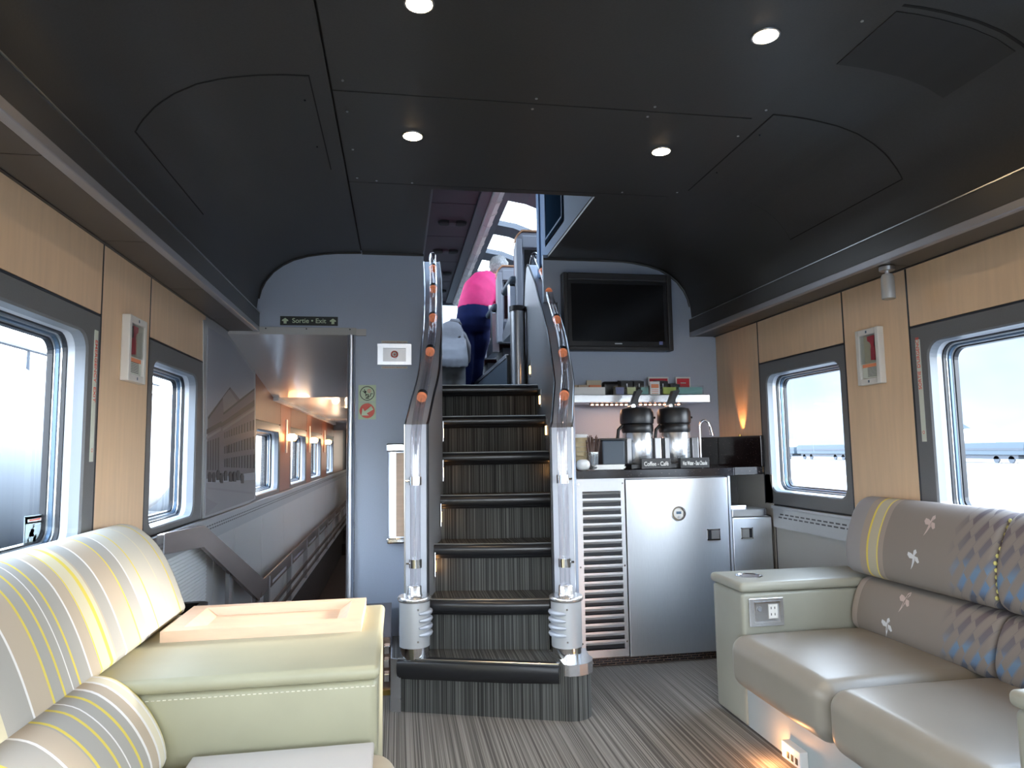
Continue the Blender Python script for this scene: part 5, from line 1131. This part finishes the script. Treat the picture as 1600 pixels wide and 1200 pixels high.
def hand(parent, c, d, side, m='skin'):
    """palm and five curled fingers reaching along d"""
    c = Vector(c); d = Vector(d).normalized(); s_ = d.orthogonal().normalized()*side; n_ = d.cross(s_); g = MB()
    g.tube([c-d*.03, c+d*.02, c+d*.05], [.024, .034, .030], 10)
    for i, (o_, L_) in enumerate(((-.026, .06), (-.009, .075), (.009, .070), (.026, .055))):
        b_ = c+d*.045+s_*o_; g.tube([b_, b_+d*L_*.5, b_+d*L_*.85+n_*.015, b_+d*L_+n_*.035], [.009, .0085, .0075, .006], 8)
    b_ = c+s_*.03; g.tube([b_, b_+s_*.025+d*.02, b_+s_*.03+d*.045+n_*.02], [.011, .010, .007], 8)
    return g.build('hand', m, parent)
V = Vector
pw = thing('person', 'person in a bright pink top and navy trousers bending over a dome seat', 'person', (.68, 6.6, 1.462))
Z = 1.462
body('trousers', 'navy_jeans', [((.735, 6.59, 2.50), (.150, 0, 0), (0, .115, 0)), ((.732, 6.58, 2.43), (.165, 0, 0), (0, .13, 0)), ((.728, 6.57, 2.34), (.176, 0, 0), (0, .145, 0)), ((.725, 6.58, 2.26), (.168, 0, 0), (0, .14, 0)), ((.72, 6.59, 2.20), (.13, 0, 0), (0, .11, 0))],
     [([(.645, 6.58, 2.30), (.645, 6.58, 2.16), (.655, 6.57, 1.97), (.645, 6.54, 1.82), (.632, 6.52, 1.66), (.628, 6.51, 1.50)], [.09, .092, .068, .064, .05, .046]),
      ([(.80, 6.60, 2.30), (.795, 6.62, 2.16), (.765, 6.66, 1.96), (.75, 6.63, 1.81), (.735, 6.60, 1.66), (.73, 6.60, 1.50)], [.09, .095, .070, .066, .052, .047])], pw)
body('shirt', 'pink_shirt', [((.735, 6.59, 2.45), (.170, 0, 0), (0, .13, 0)), ((.755, 6.60, 2.53), (.162, 0, -.03), (0, .13, 0)), ((.79, 6.63, 2.62), (.150, 0, -.085), (0, .13, -.03)), ((.86, 6.68, 2.70), (.122, 0, -.118), (-.02, .12, -.04)), ((.925, 6.74, 2.755), (.075, 0, -.095), (-.02, .10, -.05)), ((.985, 6.80, 2.785), (.03, 0, -.05), (-.02, .05, -.02))],
     [([(.90, 6.70, 2.72), (.98, 6.66, 2.66), (1.0, 6.62, 2.52), (.97, 6.68, 2.38)], [.07, .062, .052, .042]), ([(.90, 6.76, 2.74), (.93, 6.90, 2.66), (.98, 7.0, 2.5), (1.04, 7.08, 2.38)], [.065, .06, .05, .04])], pw)
MB().tube([(.955, 6.78, 2.79), (1.0, 6.82, 2.85)], .05, 12).build('neck', 'skin', pw)
face(pw, (1.015, 6.84, 2.915), (.5, .75, -.45), (.2, .3, 1))
hand(pw, (.985, 6.72, 2.29), (-.1, .2, -1), 1); hand(pw, (1.05, 7.13, 2.33), (.4, .4, -.6), -1)
for x, y in ((.635, 6.52), (.725, 6.60)): MB().rbox(x-.045, x+.045, y-.08, y+.18, Z, Z+.08, .035).build('shoe', 'shoe', pw)
ti = MB().rbox(.86, .93, 6.50, 6.53, 2.38, 2.47, .012).build('tissue', 'white_paper'); tag(ti, 'crumpled white tissue at the hip of the person in pink', 'tissue')
pg = thing('person', 'person in a loose grey jacket bent forward in the aisle, seen from behind', 'person', (.47, 6.3, 1.462))
body('jacket', 'grey_jacket', [((.470, 6.10, 1.82), (.150, 0, 0), (0, .15, .03)), ((.468, 6.11, 1.90), (.155, 0, 0), (0, .155, .03)), ((.470, 6.16, 2.02), (.145, 0, 0), (0, .13, .06)), ((.478, 6.24, 2.12), (.135, 0, 0), (0, .09, .09)), ((.488, 6.34, 2.20), (.11, 0, 0), (0, .04, .09)), ((.50, 6.43, 2.24), (.065, 0, 0), (0, .02, .06))],
     [([(.56, 6.36, 2.15), (.62, 6.42, 2.05), (.63, 6.50, 1.94), (.61, 6.62, 1.85)], [.07, .062, .055, .045]), ([(.42, 6.36, 2.15), (.36, 6.42, 2.05), (.35, 6.50, 1.94), (.38, 6.62, 1.85)], [.07, .062, .055, .045])], pg)
MB().tube([(.47, 6.45, 2.265), (.50, 6.40, 2.285), (.55, 6.40, 2.285), (.58, 6.45, 2.26)], [.02, .03, .03, .02], 10).build('hood', 'grey_jacket', pg)
body('trousers', 'grey_trousers', [((.472, 6.16, 1.92), (.125, 0, 0), (0, .11, 0)), ((.474, 6.17, 1.82), (.13, 0, 0), (0, .11, 0)), ((.475, 6.18, 1.76), (.10, 0, 0), (0, .08, 0))],
     [([(.42, 6.18, 1.82), (.415, 6.21, 1.70), (.412, 6.17, 1.50)], [.075, .068, .055]), ([(.53, 6.18, 1.82), (.54, 6.21, 1.70), (.545, 6.17, 1.50)], [.075, .068, .055])], pg)
for x in (.41, .545): MB().rbox(x-.04, x+.04, 6.10, 6.33, Z, Z+.08, .03).build('shoe', 'shoe', pg)
face(pg, (.53, 6.62, 2.16), (.1, .6, -.9), (0, .9, .5)); hand(pg, (.62, 6.66, 1.82), (0, .5, -.8), 1); hand(pg, (.38, 6.66, 1.82), (0, .5, -.8), -1)

# ------------------------------------------------------------------ outside
gd = tag(MB().box(-400, 400, -300, 400, -1.7, -1.6).build('ground', 'ground_pale'), kind='structure')
def hill(name, lab, cx, cy, rx, ry, h):
    g = MB(); n = 40; vs = []; N = 24
    for i in range(N+1):
        for j in range(n):
            a_ = 2*math.pi*j/n; t = i/N; hh = h*(math.cos(math.pi*t)*.5+.5)*(1+.12*math.sin(3*a_)+.06*math.sin(7*a_+t*5))
            vs.append((cx+rx*t*math.cos(a_), cy+ry*t*math.sin(a_), -1.6+hh))
    g.add(vs, [(i*n+j, i*n+(j+1) % n, (i+1)*n+(j+1) % n, (i+1)*n+j) for i in range(N) for j in range(n)], 0, True)
    return tag(g.build(name, 'hill'), lab, 'hill')
hill('hill', 'long hazy mountain slope beyond the right windows', 260, 330, 180, 220, 105)
# white tank wagon on the next track, left side
def wagon(y0, y1, lab):
    t_ = thing('tank_wagon', lab, 'rail wagon', (-5.2, y0, -1.6), 'white tank wagons on the next track'); r_ = 1.35; cx, cz = -5.4, 1.15
    MB().lathe([(r_*.5, y0-.25), (r_*.9, y0-.12), (r_, y0), (r_, y1), (r_*.9, y1+.12), (r_*.5, y1+.25)], (cx, 0, cz), 40, ax='y').build('tank', 'wagon_white', t_)
    MB().box(cx-1.3, cx+1.3, y0-.5, y1+.5, -.55, -.30).build('underframe', 'wagon_dark', t_)
    for y in (y0, y0+1.6, y1-1.6, y1):
        for x in (cx-.75, cx+.75): MB().lathe([(.46, x-.06), (.46, x+.06)], (0, y, -.985), 24, ax='x').build('wheel', 'wagon_dark', t_)
    g = MB().tube([(cx+.9, y0, cz+1.25), (cx+.9, y1, cz+1.25)], .03, 6)
    y = y0
    while y <= y1: g.tube([(cx+.9, y, cz+.95), (cx+.9, y, cz+1.25)], .02, 6); y += 1.0
    g.build('walkway_rail', 'wagon_dark', t_)
    for z in (.25, .60, .95, 1.3): MB().tube([(cx+1.5, y1-.1, z-.6), (cx+1.5, y1+1.0, z-.6)], .02, 6).build('end_rail', 'wagon_white', t_)
    for y in (y1+.1, y1+.8): MB().tube([(cx+1.5, y, -.6), (cx+1.5, y, .75)], .03, 6).build('rail_post', 'wagon_white', t_)
wagon(-3.0, 4.0, 'white tank wagon passing outside the near left window'); wagon(6.3, 14, 'second white tank wagon further up the next track'); wagon(17, 27, 'third white tank wagon seen through the passage windows')
for x in (-4.65, -6.15): tag(box('rail_track', 'wagon_dark', None, x-.04, x+.04, -30, 60, -1.6, -1.45), 'steel rail of the next track, %s' % ('nearer' if x > -5 else 'farther'), 'rail', 'rails of the next track')
for i in range(9):
    y = 40+i*16.5
    t_ = thing('freight_wagon', 'long blue grey freight wagon parked far off right, %s along the row' % ('first', 'second', 'third', 'fourth', 'fifth', 'sixth', 'seventh', 'eighth', 'last')[i], 'rail wagon', (75, y, -1.6), 'parked freight wagons outside right')
    box('wagon_body', 'wagon_blue', t_, 75, 78, y, y+15.5, -.55, 1.0-.25*(i % 2)); box('wagon_stripe', 'wagon_dark', t_, 74.95, 75, y, y+15.5, .0, .28); box('underframe', 'wagon_dark', t_, 75.2, 77.8, y+1, y+14.5, -1.1, -.55)
    for yy in (y+2, y+4.2, y+11.3, y+13.5): MB().lathe([(.46, 75.2), (.46, 75.35)], (0, yy, -1.14), 16, ax='x').build('wheel', 'wagon_dark', t_)
random.seed(5)
for i in range(9):
    x = 95+random.random()*14; y = 90+i*24; h = 3.2+random.random()*2.2
    t_ = thing('far_building', 'pale distant building beyond the right windows, %s from the car' % ('nearest', 'second', 'third', 'fourth', 'fifth', 'sixth', 'seventh', 'eighth', 'farthest')[i], 'building', (x, y, -1.6), 'distant town buildings')
    box('walls', 'house_white', t_, x, x+5, y, y+6, -1.6, -1.6+h); MB().prism([(y-.3, -1.6+h), (y+6.3, -1.6+h), (y+3, h+.1)], 'x', x-.3, x+5.3).build('roof', 'wagon_blue', t_)
    for k_ in range(3): box('window_opening', 'wagon_blue', t_, x-.05, x, y+.8+k_*1.7, y+1.8+k_*1.7, -.6, .4)
